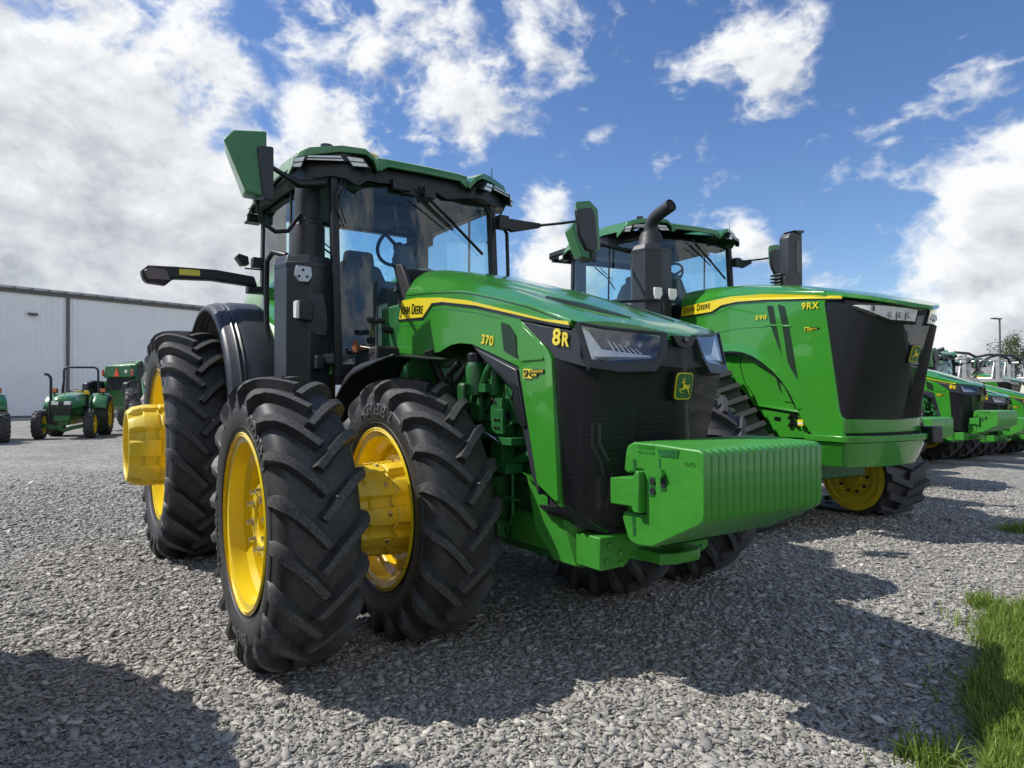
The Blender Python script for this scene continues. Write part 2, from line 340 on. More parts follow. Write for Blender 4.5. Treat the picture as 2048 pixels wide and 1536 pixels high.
def rim(Wr,rr,dy,rh,c,side,parent,name='wheel',matn='yellow_paint',nuts=10,nr=.18,boss=.15,ring=0):
    """side=-1: outside of the wheel faces -y; dy = depth of the disc behind the outer lip"""
    w=Wr/2; S=side
    p=[(-w,rr+.012),(-w+.004,rr+.02),(-w+.014,rr+.012),(-w+.02,rr-.022),(-w+.075,rr-.03),(-w+.10,rr-.06),(w-.13,rr-.06),(w-.10,rr-.03),(w-.02,rr-.022),(w-.012,rr+.012),(w-.002,rr+.02),(w+.003,rr+.012)]
    mb=MB(); mb.lathe([(S*a,r) for a,r in p],c,64,0)
    q=[(S*(a),r-.012) for a,r in p[::-1]]; mb.lathe(q,c,64,0)
    d=w-dy
    disc=[(d-.05,rr-.062),(d-.02,rr-.10),(d,rr-.16),(d+.012,nr+.09),(d+.012,boss+.005),(d-.02,boss-.01)]
    mb.lathe([(S*a,r) for a,r in disc],c,64,0)
    mb.lathe([(S*(a-.015),r) for a,r in disc[::-1]],c,64,0)
    wheel=fix(mb.build(name,[matn],parent,smooth=32))
    hb=MB(); hb.lathe([(S*a,r) for a,r in [(d-.02,boss+.01),(d+.05,boss-.01),(d+.055,boss-.045),(d+.10,boss-.06),(d+.105,.0006)]],c,32,0)
    for k in range(nuts):
        t=2*math.pi*k/nuts; x=c[0]+nr*math.cos(t); z=c[2]+nr*math.sin(t)
        hb.lathe([(S*(d+.01),.019),(S*(d+.018),.019),(S*(d+.018),.013),(S*(d+.045),.013),(S*(d+.045),.0005)],(x,c[1],z),6,1)
    if ring:
        yo_=ring; hb=MB(); hb.lathe([(S*a,r) for a,r in [(d-.03,nr+.05),(yo_-.05,nr+.035),(yo_-.03,nr+.01),(yo_-.005,nr+.01),(yo_,nr+.004),(yo_,nr-.05),(yo_-.012,nr-.055),(yo_-.015,nr-.075),(d-.03,nr-.08)]],c,48,0)
        for k in range(nuts):
            t=2*math.pi*(k+.3)/nuts; x=c[0]+(nr-.022)*math.cos(t); z=c[2]+(nr-.022)*math.sin(t)
            hb.lathe([(S*(yo_-.002),.021),(S*(yo_+.006),.021),(S*(yo_+.006),.015),(S*(yo_+.032),.014),(S*(yo_+.032),.0005)],(x,c[1],z),6,1)
    hub=fix(hb.build('hub',[matn,'steel'],wheel,smooth=30)); 
    return wheel
def drum(c,y0,y1,r0,r1,S,wheel,teeth=10,name='dual_hub'):
    """cast dual hub: y0 at the wheel, y1 at its outer end (distances outward from c)"""
    mb=MB(); L=y1-y0; n=teeth*16
    st=[(0,.97),(.16,.99),(.18,1.0),(.40,1.0),(.42,.985),(.44,.962),(.455,.985),(.47,1.0),(.72,1.0),(.74,.99),(.90,.955),(1.0,.86),(1.0,.79),(.97,.765),(.80,.76),(.55,.74),(.55,.001)]
    vs=[];m=len(st)
    for k in range(n):
        t=2*math.pi*k/n; ph=k%16
        for i,(a,q) in enumerate(st):
            r=lerp(r0,r1,a)*q
            if 2<=i<=3 and 4<=ph<=11: r-=.030 if 5<=ph<=10 else .010
            if 7<=i<=8 and 5<=ph<=10: r-=.026
            if 9<=i<=10 and 4<=ph<=11: r-=.045 if 5<=ph<=10 else .012
            y=y0+a*L
            if 3<=i<=6 and 5<=ph<=10: y+=.018*(1 if ph in(6,7,8,9) else .5)
            vs.append((c[0]+r*math.cos(t),c[1]+S*y,c[2]+r*math.sin(t)))
    fs=[(k*m+i,k*m+i+1,((k+1)%n)*m+i+1,((k+1)%n)*m+i) for k in range(n) for i in range(m-1)]
    mb.add(vs,fs,0)
    for k in range(teeth):
        t=2*math.pi*(k+.06)/teeth; rr_=r0*.9
        x=c[0]+rr_*math.cos(t); z=c[2]+rr_*math.sin(t)
        y=c[1]+S*(y0+.40*L)
        mb.lathe([(S*(y0+.50*L),.022),(S*(y0+.50*L+.02),.022),(S*(y0+.5*L+.02),.0006)],(x,c[1],z),6,1)
    return fix(mb.build(name,['yellow_cast','steel'],wheel,smooth=28,bevel=.004))

def wheel_pair(root,x,zc,R,Wd,rr,Wr,yi,yo,nl,S,front,lw=.025):
    """inner and outer wheel of a dual set on one side (S=-1 right, 1 left)"""
    ci=(x,S*yi,zc); co=(x,S*yo,zc)
    wi=rim(Wr,rr,.06 if not front else .13,0,ci,S,root,nuts=10,nr=.22 if front else .26,boss=.17 if front else .2)
    T,pr=tyre(Wd,R,rr,nl,.047 if front else .055,parent=wi,c=ci,rise=.23 if front else .27,lw=lw)
    wo=rim(Wr,rr,.27 if front else .2,0,co,S,root,nuts=10,nr=.185 if front else .24,boss=.14 if front else .2,ring=.105 if front else 0)
    T2=T.copy(); COL.objects.link(T2); T2.name='tyre'; T2.parent=wo; T2.location=(0,S*(yo-yi),0)
    if front: drum(ci,-.02,.47,.285,.255,S,wi,10)
    else: drum(co,.04,.47,.365,.355,S,wo,9)
    return wi,wo,pr,ci,co

# ---------------------------------------------------------------- the cab, shared by both big tractor kinds
def make_cab(root,ox=0,oz=0,simple=False):
    T=lambda x,y,z:(x+ox,y,z+oz)
    def P(lst): return [T(*p) for p in lst]
    # frame: posts, sills, rear wall frame
    mb=MB()
    def post(a,b,wx,wy):
        a=Vector(T(*a)); b=Vector(T(*b))
        vs=[q+Vector((sx*wx,sy*wy,0)) for q in(a,b) for sx,sy in((-1,-1),(1,-1),(1,1),(-1,1))]
        mb.add(vs,[(3,2,1,0),(4,5,6,7)]+[(i,(i+1)%4,4+(i+1)%4,4+i) for i in range(4)])
    for s in(-1,1):
        post((-1.30,s*.73,1.55),(-1.40,s*.73,3.12),.035,.03)
        post((-2.99,s*.87,1.75),(-2.95,s*.86,3.18),.035,.025); post((-2.06,s*.885,1.72),(-2.02,s*.875,3.16),.012,.01)
    mb.box(-3.0+ox,-1.28+ox,-.9,-.84,1.62+oz,1.72+oz); mb.box(-3.0+ox,-1.28+ox,.84,.9,1.62+oz,1.72+oz)
    mb.box(-1.33+ox,-1.27+ox,-.75,.75,1.50+oz,1.66+oz)
    fr=fix(mb.build('cab_frame',['black_plastic'],root,bevel=.008))
    # interior trim posts and headliner, floor
    mb=MB()
    for s in(-1,1):
        mb.prism([(-3.02,1.8),(-2.90,1.8),(-2.90,3.15),(-3.02,3.15)],'y',s*.66,s*.86); 
    mb.v=[T(*p) for p in mb.v]
    hb=MB(); hb.grid([P([(-1.36,y,3.12) for y in(-.8,-.4,0,.4,.8)]),P([(-2.0,y,3.16-.02*(abs(y)<.5)) for y in(-.82,-.4,0,.4,.82)]),P([(-2.98,y,3.165) for y in(-.85,-.4,0,.4,.85)])])
    hb.box(-1.60+ox,-1.42+ox,-.70,.70,3.07+oz,3.12+oz); hb.box(-2.3+ox,-1.8+ox,-.25,.25,3.10+oz,3.15+oz)
    hb.box(-1.66+ox,-1.58+ox,-.68,-.44,2.86+oz,3.06+oz)
    mb.join(hb)
    mb.box(-3.0+ox,-1.3+ox,-.83,.83,1.66+oz,1.74+oz)
    mb.box(-3.02+ox,-2.9+ox,-.83,.83,1.72+oz,2.38+oz)
    mb.prism([(-1.62,1.7),(-1.35,1.7),(-1.33,2.28),(-1.42,2.36),(-1.58,2.33)],'y',-.30,.30)
    k=len(mb.v)-12; mb.v[k:]=[T(*p) for p in mb.v[k:]]
    fix(mb.build('cab_interior',['cab_trim'],root,bevel=.02))
    # glazing
    def pane(name,pts,th=.006):
        m=MB(); m.grid([[T(*p) for p in row] for row in pts]); return m.build(name,['cab_glass'],root,smooth=60)
    wy=[-.70,-.5,-.25,0,.25,.5,.70]
    pane('windshield',[[(-1.30+.10*(1-(y/.7)**2),y,1.58) for y in wy],[(-1.37+.09*(1-(y/.7)**2),y,2.4) for y in wy],[(-1.41+.07*(1-(y/.7)**2),y,3.12) for y in wy]])
    for s in(-1,1):
        pane('door_glass',[[(-1.33,s*.75,1.66),(-1.7,s*.83,1.66),(-2.2,s*.87,1.7),(-2.95,s*.88,1.8)],[(-1.40,s*.75,3.1),(-1.8,s*.81,3.1),(-2.3,s*.86,3.15),(-2.9,s*.87,3.17)]])
    pane('rear_window',[[(-3.03,-.66,2.38),(-3.03,.66,2.38)],[(-3.0,-.66,3.15),(-3.0,.66,3.15)]])
    # roof: dark under-structure and green shell pieces
    mb=MB()
    fr_=[(-1.0,-1.62,3.13,3.20),(-.93,-1.49,3.10,3.28),(-.75,-1.37,3.13,3.30),(-.66,-1.31,3.11,3.31),(-.57,-1.28,3.06,3.29),(-.50,-1.27,3.11,3.24),(-.42,-1.30,3.12,3.18),(-.40,-1.31,3.12,3.27),(-.28,-1.31,3.13,3.28),(-.15,-1.31,3.08,3.28),(0,-1.31,3.07,3.28),(.12,-1.31,3.13,3.28),(.23,-1.31,3.09,3.28),(.40,-1.31,3.12,3.27),(.42,-1.30,3.12,3.18),(.50,-1.27,3.13,3.24),(.57,-1.28,3.13,3.29),(.66,-1.31,3.13,3.31),(.75,-1.37,3.13,3.30),(.93,-1.49,3.14,3.28),(1.0,-1.62,3.14,3.20)]
    mb.grid([[(-3.0,y,3.20) for y,x,a,b in fr_],[(-1.5 if abs(y)<.9 else -1.75,y*.98,3.18) for y,x,a,b in fr_],[(x-.10,y,a+.02) for y,x,a,b in fr_],[(x,y,a) for y,x,a,b in fr_],[(x-.01,y,b) for y,x,a,b in fr_],[(x-.12,y,b+.01) for y,x,a,b in fr_]])
    mb.box(-3.02,-1.7,-.96,-.88,3.17,3.27); mb.box(-3.02,-1.7,.88,.96,3.17,3.27); mb.box(-3.05,-2.98,-.9,.9,3.14,3.24)
    mb.box(-1.315,-1.27,-.28,-.12,3.09,3.17); mb.box(-1.315,-1.26,.0,.10,3.06,3.15)
    for i in range(len(mb.v)): x,y,z=mb.v[i]; mb.v[i]=(x,y,z+oz)
    fix(mb.build('roof_lining',['black_plastic'],root,smooth=0))
    mb=MB()
    # right front wing (mirrored): outline in (y,z) sloping back with |y|
    def shell(rows,th=.0): 
        m=MB(); m.grid([[T(*p) for p in r] for r in rows]); return m
    wing=[[(-1.66,-1.02,3.14),(-1.50,-1.0,3.24),(-1.44,-.93,3.275),(-1.33,-.70,3.315),(-1.21,-.53,3.29),(-1.205,-.47,3.255),(-1.24,-.42,3.185)],
          [(-1.68,-1.0,3.22),(-1.50,-.97,3.315),(-1.44,-.90,3.345),(-1.33,-.68,3.37),(-1.21,-.54,3.335),(-1.215,-.46,3.29),(-1.25,-.40,3.21)],
          [(-2.0,-1.0,3.24),(-2.0,-.95,3.37),(-2.0,-.86,3.40),(-2.0,-.66,3.43),(-2.0,-.54,3.43),(-2.0,-.44,3.42),(-2.0,-.38,3.42)],
          [(-2.9,-1.0,3.20),(-2.9,-.96,3.33),(-2.9,-.86,3.37),(-2.9,-.66,3.40),(-2.9,-.54,3.40),(-2.9,-.44,3.39),(-2.9,-.38,3.39)],
          [(-3.16,-.99,3.12),(-3.16,-.95,3.20),(-3.16,-.86,3.24),(-3.16,-.66,3.27),(-3.16,-.54,3.27),(-3.16,-.44,3.27),(-3.16,-.38,3.27)]]
    w=shell(wing); mb.join(w); mb.join(w.mirror())
    vis=[[(-1.25,-.40,3.195),(-1.275,-.415,3.30),(-1.33,-.40,3.33),(-1.9,-.38,3.41),(-3.1,-.38,3.24)],
         [(-1.25,-.33,3.245),(-1.27,-.33,3.307),(-1.33,-.33,3.335),(-1.9,-.33,3.42),(-3.1,-.33,3.25)],
         [(-1.25,0,3.25),(-1.27,0,3.312),(-1.33,0,3.34),(-1.9,0,3.44),(-3.1,0,3.26)]]
    vis=vis+[[(x,-y,z) for x,y,z in r] for r in vis[1::-1]]
    mb.join(shell(vis)); 
    fix(mb.build('cab_roof',['green_roof'],root,smooth=28,solid=.02,bevel=.004))
    # roof work lamps
    lampsR=[[(-1.502,-1.011,3.185),(-1.457,-.962,3.181),(-1.434,-.935,3.265),(-1.492,-1.002,3.253)],[(-1.431,-.931,3.236),(-1.297,-.667,3.237),(-1.312,-.688,3.280),(-1.43,-.929,3.270)],[(-1.264,-.62,3.197),(-1.206,-.509,3.192),(-1.219,-.558,3.256),(-1.294,-.663,3.274)]]
    for s in(-1,1):
        for q in lampsR:
            if s>0: q=[(x+.012,y,z+.0) for x,y,z in q]
            q=[Vector(T(p[0],p[1]*-s,p[2])) for p in q]
            c=sum(q,Vector())/4; out=Vector((.025,.012*(-1 if c.y<0 else 1),-.006)); m=MB()
            fr_=[c+(p-c)*1.12+out*.6 for p in q]; bk=[p-out*2 for p in fr_]
            m.add(fr_+bk,[(0,1,2,3),(7,6,5,4)]+[(i,(i+1)%4,4+(i+1)%4,4+i)[::-1] for i in range(4)],1)
            ff=[c+(p-c)*.92+out*.75 for p in q]; m.add(ff+[p-out*.4 for p in ff],[(0,1,2,3)]+[(i,(i+1)%4,4+(i+1)%4,4+i)[::-1] for i in range(4)],0)
            m1=[(ff[0]+ff[3])/2+out*.15,(ff[1]+ff[2])/2+out*.15]; m.tube(m1,.004,6,1)
            fix(m.build('roof_lamp',['lamp_lens','black_plastic'],root))
    for s in(-1,1):
        m=MB(); m.box(-3.16+ox,-3.02+ox,min(s*1.0,s*.86),max(s*1.0,s*.86),3.09+oz,3.17+oz,0); m.box(-3.14+ox,-3.04+ox,min(s*1.003,s*.97),max(s*1.003,s*.97),3.10+oz,3.16+oz,1); fix(m.build('roof_lamp',['black_plastic','lamp_lens'],root,bevel=.01))
    # seat
    sx=-.0
    mb=MB(); mb.box(-2.45,-1.95,-.36,.14,2.05,2.2)
    mb.prism([(-.38,2.15),(.16,2.15),(.18,2.45),(.08,2.66),(-.30,2.69),(-.40,2.5)],'x',-2.52,-2.36); mb.prism([(-.27,2.62),(.05,2.62),(.03,2.80),(-.25,2.80)],'x',-2.50,-2.40)
    mb.box(-2.35,-1.85,-.52,-.38,2.28,2.36); mb.box(-2.4,-2.0,-.3,.1,1.72,2.08)
    mb.v=[T(*p) for p in mb.v]; fix(mb.build('seat',['cab_trim'],root,bevel=.045,seg=3))
    # steering column and wheel
    mb=MB(); mb.prism([(-1.50,2.1),(-1.36,2.15),(-1.62,2.66),(-1.74,2.62)],'y',-.09,.07); mb.prism([(-1.78,2.58),(-1.60,2.62),(-1.62,2.72),(-1.72,2.72)],'y',-.07,.05)
    mb.v=[T(*p) for p in mb.v]; col=fix(mb.build('steering_column',['cab_trim'],root,bevel=.015))
    mb=MB(); c=Vector(T(-1.76,-.01,2.73)); ax=Vector((-.75,0,.66)).normalized(); e1=Vector((0,1,0)); e2=ax.cross(e1)
    mb.tube([c+(e1*math.cos(a)+e2*math.sin(a))*.19 for a in [2*math.pi*i/32 for i in range(33)]],.016,8,close=False)
    for a in(90,215,325):
        a=rad(a); mb.tube([c-ax*.03,c+(e1*math.cos(a)+e2*math.sin(a))*.10-ax*.02,c+(e1*math.cos(a)+e2*math.sin(a))*.18],[.022,.016,.014],8)
    mb.tube([c-ax*.06,c-ax*.0],.05,12)
    fix(mb.build('steering_wheel',['dark_inside'],col,smooth=60))
    # wipers
    mb=MB(); mb.tube(P([(-1.27,-.06,3.14),(-1.285,.12,3.00),(-1.29,.30,2.88)]),.010,6); mb.tube(P([(-1.27,-.10,3.06),(-1.285,.10,2.93),(-1.29,.28,2.82)]),.007,6)
    mb.tube(P([(-1.29,.02,3.08),(-1.30,.28,2.89),(-1.33,.60,2.66)]),.013,6)
    fix(mb.build('windshield_wiper',['black_plastic'],root))
    mb=MB(); mb.tube(P([(-3.05,-.40,3.02),(-3.05,-.15,2.86),(-3.05,-.02,2.70)]),.010,6); mb.tube(P([(-3.05,-.30,3.02),(-3.05,-.08,2.86)]),.007,6); fix(mb.build('rear_wiper',['black_plastic'],root))
    # interior rear mirror tab, aerial, satellite globe
    mb=MB(); mb.tube(P([(-1.36,.72,3.28),(-1.36,.72,3.46)]),[.006,.003],6); fix(mb.build('antenna',['black_plastic'],root))
    mb=MB(); mb.lathe([(0,.17),(.05,.165),(.09,.12),(.11,.05),(.112,.0005)],T(-1.72,-.34,3.37),24,ax='z'); fix(mb.build('receiver_dome',['yellow_paint'],root,smooth=60))
    mb=MB(); mb.tube(P([(-1.52,-.74,3.36),(-1.52,-.74,3.415)]),.05,12); mb.tube(P([(-1.52,.80,3.34),(-1.52,.80,3.39)]),.035,12); fix(mb.build('roof_beacon',['black_gloss'],root))
    # hoses near the A posts
    for s in(-1,1):
        mb=MB()
        for k in(0,1): mb.tube([T(-1.34+.01*math.sin(q*3),s*(.68-.03*k+.05*math.sin(math.pi*q)),3.10-.34*q) for q in[i/8 for i in range(9)]],.006,5)
        fix(mb.build('wiring',['black_plastic'],root))
def mirror_R(root,ox=0,oz=0,S=-1,scale=1.,out=0.,green_top=True):
    T=lambda x,y,z:(x+ox,S*(-y)*1.0 if False else (y if S<0 else -y),z+oz)
    y0=-1.30-out
    # housing seen from the front: green shell outside, dark glass side towards the cab
    m=MB(); a=[(-1.06,y0-.02,2.79),(-1.06,y0-.16,2.81),(-1.10,y0-.30,3.16),(-1.12,y0-.23,3.245),(-1.06,y0-.02,3.26)]
    b=[(-1.30,y0-.03,2.83),(-1.30,y0-.13,2.83),(-1.34,y0-.24,3.15),(-1.34,y0-.20,3.21),(-1.30,y0-.03,3.22)]
    n=5; fs=[tuple(range(n)),tuple(range(n,2*n))[::-1]]+[(i,(i+1)%n,n+(i+1)%n,n+i)[::-1] for i in range(n)]
    m.add([T(*p) for p in a+b],fs,0)
    m.box(0,0,0,0,0,0) if False else None
    m2=MB(); m2.add([T(*p) for p in [(-1.03,y0+.02,2.76),(-1.03,y0-.05,2.77),(-1.03,y0-.09,3.14),(-1.03,y0+.02,3.15),(-1.33,y0+.02,2.80),(-1.33,y0-.05,2.8),(-1.33,y0-.09,3.12),(-1.33,y0+.02,3.12)]],[(0,1,2,3),(7,6,5,4),(0,4,5,1),(1,5,6,2),(2,6,7,3),(3,7,4,0)],1)
    m.join(m2); h=fix(m.build('side_mirror',['green_roof','grey_plastic'],root,bevel=.015,seg=3))
    t=MB(); t.tube([T(*p) for p in [(-1.42,-.80,3.08),(-1.36,-1.02,3.02),(-1.24,y0+.12,3.04),(-1.18,y0+.0,3.07)]],[.045,.035,.018,.016],8)
    if out==0: t.tube([T(*p) for p in [(-1.18,y0-.06,2.80),(-1.22,y0-.02,2.66),(-1.30,y0+.10,2.62),(-1.40,y0+.22,2.66),(-1.55,y0+.36,2.84)]],.016,8)
    fix(t.build('mirror_arm',['black_plastic'],h,smooth=50))
def mirror_L(root,ox=0,oz=0,dy=0):
    T=lambda x,y,z:(x+ox,y+(dy if y>1.1 else 0),z+oz)
    # seen almost face on: green cap and shell, dark body
    m=MB(); f=[(-.96,1.575,2.71),(-.96,1.665,2.755),(-.96,1.635,3.13),(-.96,1.535,3.20),(-.98,1.375,3.17),(-.98,1.395,2.92)]
    n=6; b=[(x-.07,lerp(1.60,y,.8),lerp(2.98,z,.9)) for x,y,z in f]
    m.add([T(*p) for p in f+b],[tuple(range(n)),tuple(range(n,2*n))[::-1]]+[(i,(i+1)%n,n+(i+1)%n,n+i)[::-1] for i in range(n)],0)
    g=[(-.93,1.555,2.715),(-.93,1.605,2.765),(-.93,1.575,3.05),(-.935,1.54,3.125),(-.94,1.362,3.09),(-.945,1.396,2.858),(-.94,1.480,2.73)]
    n=len(g); m.add([T(*p) for p in g]+[T(p[0]-.05,p[1],p[2]) for p in g],[tuple(range(n)),tuple(range(n,2*n))[::-1]]+[(i,(i+1)%n,n+(i+1)%n,n+i)[::-1] for i in range(n)],1)
    h=fix(m.build('side_mirror',['green_roof','grey_plastic'],root,bevel=.015,seg=3))
    t=MB(); t.box(-1.34+ox,-1.26+ox,.74,.84,2.90+oz,3.02+oz); t.prism([(.80,2.92),(.84,3.0),(1.20+dy*.5,3.005),(1.20+dy*.5,2.965),(.9,2.89)],'x',-1.33+ox,-1.27+ox)
    k=len(t.v)-10; t.v[k:]=[(x,y,z+oz) for x,y,z in t.v[k:]]
    t.tube([T(-1.30,1.18,2.985),T(-1.15,1.35,3.0),T(-.98,1.52,3.02)],.013,8); fix(t.build('mirror_arm',['black_plastic'],h,bevel=.006))

# ---------------------------------------------------------------- emblem: leaping deer on a rounded shield
DEER=[(.20,.655),(.31,.735),(.345,.735),(.30,.80),(.22,.84),(.225,.865),(.31,.835),(.33,.90),(.355,.90),(.345,.82),(.385,.76),(.43,.80),(.44,.88),(.465,.88),(.455,.79),(.41,.735),(.46,.715),(.425,.685),(.455,.60),(.60,.545),(.76,.545),(.84,.62),(.86,.60),(.82,.51),(.83,.40),(.80,.30),(.90,.12),(.86,.11),(.72,.29),(.66,.36),(.52,.37),(.42,.34),(.26,.30),(.12,.36),(.10,.33),(.25,.235),(.36,.20),(.35,.175),(.22,.20),(.07,.31),(.09,.40),(.26,.37),(.37,.43),(.33,.53),(.34,.62),(.29,.64),(.22,.62)]
def emblem(root,c,w,h,tilt=.0,name='emblem'):
    def P(u,v,x): y=c[1]+(u-.5)*w; z=c[2]+(v-.5)*h; return (c[0]+x-(z-c[2])*tilt,y,z)
    def rr(s,r=.18):
        o=[]
        for cx_,cy_,a0 in((1-r,1-r,0),(r,1-r,90),(r,r,180),(1-r,r,270)):
            for k in range(5): a=rad(a0+k*22.5); o.append((.5+(cx_+r*math.cos(a)-.5)*s,.5+(cy_+r*math.sin(a)-.5)*s))
        return o
    m=MB()
    for s,x0,x1,mi in((1.14,-.03,0.0,2),(1.04,0,.006,1),(.95,.004,.009,0),):
        q=rr(s); n=len(q); m.add([P(u,v,x0) for u,v in q]+[P(u,v,x1) for u,v in q],[tuple(range(n))[::-1],tuple(range(n,2*n))]+[(i,(i+1)%n,n+(i+1)%n,n+i) for i in range(n)],mi)
    n=len(DEER); m.add([P(.5+(u-.5)*.84,.5+(v-.5)*.84,.013) for u,v in DEER],[tuple(range(n))],1)
    return m.build(name,['green_frame','yellow_decal','black_plastic'],root,smooth=0)

# ---------------------------------------------------------------- row crop tractor (kind with dual tyres)
def hy(x): return .45+.03*x      # half width of the hood at x
def make_row_tractor():
    root=empty('row_crop_tractor')
    # --- hood top: grid in (station, lateral)
    ts=[-1,-.97,-.90,-.80,-.70,-.56,-.44,-.36,-.2,0,.2,.36,.44,.56,.70,.80,.90,.97,1]
    sh=lambda t: interp(abs(t),[0,.25,.38,.46,.62,.82,.94,1],[1,1,.985,.94,.80,.50,.16,0])
    zt=lambda x: interp(x,[-1.1,-.80,-.58,-.2,.2,.6,.95,1.2,1.38,1.5],[2.40,2.365,2.335,2.255,2.15,2.04,1.925,1.84,1.775,1.712])
    zc=lambda x: interp(x,[-.9,-.72,-.3,.149,.5,.849,1.233,1.30,1.5],[2.17,2.157,2.122,2.069,1.992,1.905,1.783,1.765,1.712])
    rows=[]
    for i in range(25):
        s=i/24; row=[]
        for t in ts:
            xl=interp(abs(t),[0,.22,.5,.8,1],[1.50,1.475,1.41,1.345,1.29]); x0=-.86+.14*abs(t)**2
            x=lerp(x0,xl,s); y=t*(hy(x)-.001); z=lerp(zc(x),zt(x),sh(t))
            # scooped channels either side of the raised middle
            z-=.022*math.exp(-((abs(t)-.52)/.10)**2)*interp(s,[.35,.55,.88,.97],[0,1,1,0])
            row.append((x,y,z))
        rows.append(row)
    rows=[[(r[0][0],r[0][1]*.94,r[0][2]-.03)]+r+[(r[-1][0],r[-1][1]*.94,r[-1][2]-.03)] for r in rows]
    rows.append([(x+.002,y,z-.035) for x,y,z in rows[-1]]); rows.append([(x-.05,y*.97,z-.01) for x,y,z in rows[-1]])
    mb=MB(); mb.grid(rows,0); face_up(mb.build('hood',['green_paint'],root,smooth=22))
    # dark mesh inlays on the hood top
    m=MB()
    for s in(-1,1):
        q=[(.78,.30,.008),(.98,.20,.008),(1.30,.155,.008),(1.24,.20,.008)]
        vs=[]
        for x,y,d in q:
            t=y/hy(x); vs.append((x,s*y,lerp(zc(x),zt(x),sh(t))-.022*math.exp(-((abs(t)-.52)/.10)**2)+d))
        m=MB(); m.add(vs+[(a,b,c-.03) for a,b,c in vs],[(0,1,2,3) if s>0 else (3,2,1,0)]+[(i,(i+1)%4,4+(i+1)%4,4+i) for i in range(4)]); fix(m.build('hood_vent',['grille_mesh'],root,smooth=0))
    # --- side panel with wheel arch and front pillar
    side=[(-.72,2.157),(-.3,2.122),(.149,2.069),(.5,1.992),(.849,1.905),(1.233,1.783),(1.225,1.742),(1.0,1.785),(.782,1.825),(1.056,1.640),(1.085,1.60),(1.13,.905),(1.143,.87),(.937,.962),(.86,1.24),(.767,1.573),(.53,1.645),(.254,1.725),(.10,1.742),(-.02,1.738),(-.183,1.702),(-.5,1.70),(-.927,1.734),(-.82,1.99)]
    yo=lambda p:-(hy(p[0])); yi=lambda p:-(hy(p[0])-.035)
    a=MB(); a.prism(side,'y',yi,yo)
    # folded front edge of the pillar and the raised bevel facet above the arch
    a.prism([(1.05,1.648),(1.086,1.60),(1.135,.90),(1.10,.90),(1.03,1.58),(.98,1.70)],'y',lambda p:-hy(p[0])+.0,lambda p:-hy(p[0])-.012)
    a.prism([(.585,1.835),(.76,1.825),(1.03,1.65),(1.0,1.60),(.80,1.60),(.765,1.64),(.76,1.735),(.69,1.80)],'y',lambda p:-hy(p[0])+.0,lambda p:-hy(p[0])-.006)
    for mbx in(a,a.mirror()): fix(mbx.build('side_panel',['green_paint'],root,bevel=.006))
    # stripe with black edge line
    st=[(-.80,2.095),(-.782,2.111),(-.514,2.099),(-.156,2.058),(.192,2.0),(.68,1.886),(1.005,1.809),(1.217,1.778),(1.222,1.744),(1.005,1.785),(.679,1.858),(.298,1.942),(-.132,2.013),(-.285,2.022),(-.431,1.942),(-.845,1.965)]
    def line(pts,w,dy,mb,mi):
        for i in range(len(pts)-1):
            p,q=Vector(pts[i]),Vector(pts[i+1]); d=(q-p).normalized(); nn=Vector((-d.y,d.x))*w
            mb.prism([tuple(p-d*w*.5),tuple(q+d*w*.5),tuple(q+nn*-1+d*w*.5),tuple(p-nn-d*w*.5)],'y',lambda P_:-hy(P_[0])+.004,lambda P_:-hy(P_[0])-dy,mi)
    a=MB(); a.prism(st,'y',lambda p:-hy(p[0])+.005,lambda p:-hy(p[0])-.0055,0)
    line([st[7],st[8],st[9],st[10],st[11],st[12],st[13],st[14],st[15]][1:],.014,.0065,a,1)
    a2=a.mirror()
    for mbx in(a,a2): fix(mbx.build('stripe',['yellow_decal','black_decal'],root,smooth=0))
    # shut line between hood and side panel
    a=MB(); cl=[(-.715,2.140),(-.3,2.108),(.149,2.055),(.5,1.978),(.849,1.891),(1.20,1.778)]
    a.prism(cl+[(x,z-.006) for x,z in cl[::-1]],'y',lambda p:-hy(p[0])+.004,lambda p:-hy(p[0])-.0012)
    for mm in(a,a.mirror()): fix(mm.build('shut_line',['black_decal'],root,smooth=0))
    a=MB(); cl=[(-.83,1.93),(-.44,1.905),(-.30,1.99),(-.13,1.985),(.30,1.915),(.60,1.85)]
    a.prism(cl+[(x,z-.005) for x,z in cl[::-1]],'y',lambda p:-hy(p[0])+.004,lambda p:-hy(p[0])-.001)
    fix(a.build('body_crease',['green_frame'],root,smooth=0))
    # lettering
    X=lambda x,z:(x,-hy(x)-.0065,z)
    text('John Deere',.105,X(-.805,2.012),(1,-.03,-.085),(.10,0,1),'black_decal','lettering',root,bold=.0,small=.78,space=1.14,shear=.12,width=.385)
    text('8',.110,X(1.088,1.676),(1,-.03,-.14),(0,0,1),'yellow_decal','model_number',root,bold=.03,extr=.002,width=.066)
    text('R',.092,X(1.164,1.664),(1,-.03,-.14),(0,0,1),'yellow_decal','model_number',root,bold=.03,extr=.002,width=.058)
    text('370',.076,(.368,-hy(.4)-.002,1.725),(1,-.03,-.16),(0,0,1),'yellow_decal','model_number',root,bold=.022,extr=.001,width=.138,space=1.1)
    m=MB(); m.prism([(.828,1.512),(.905,1.506),(.905,1.556),(.828,1.56)],'y',-.470,-.4845,0); m.prism([(.905,1.515),(.955,1.516),(.955,1.53),(1.01,1.53),(1.01,1.551),(.905,1.556)],'y',-.470,-.4843,1); fix(m.build('dealer_sticker',['yellow_decal','black_decal'],root,smooth=0))
    text('SN',.050,(.833,-.486,1.518),(1,-.03,0),(0,0,1),'black_decal','sticker_lettering',root,bold=.012,extr=.0008,width=.066)
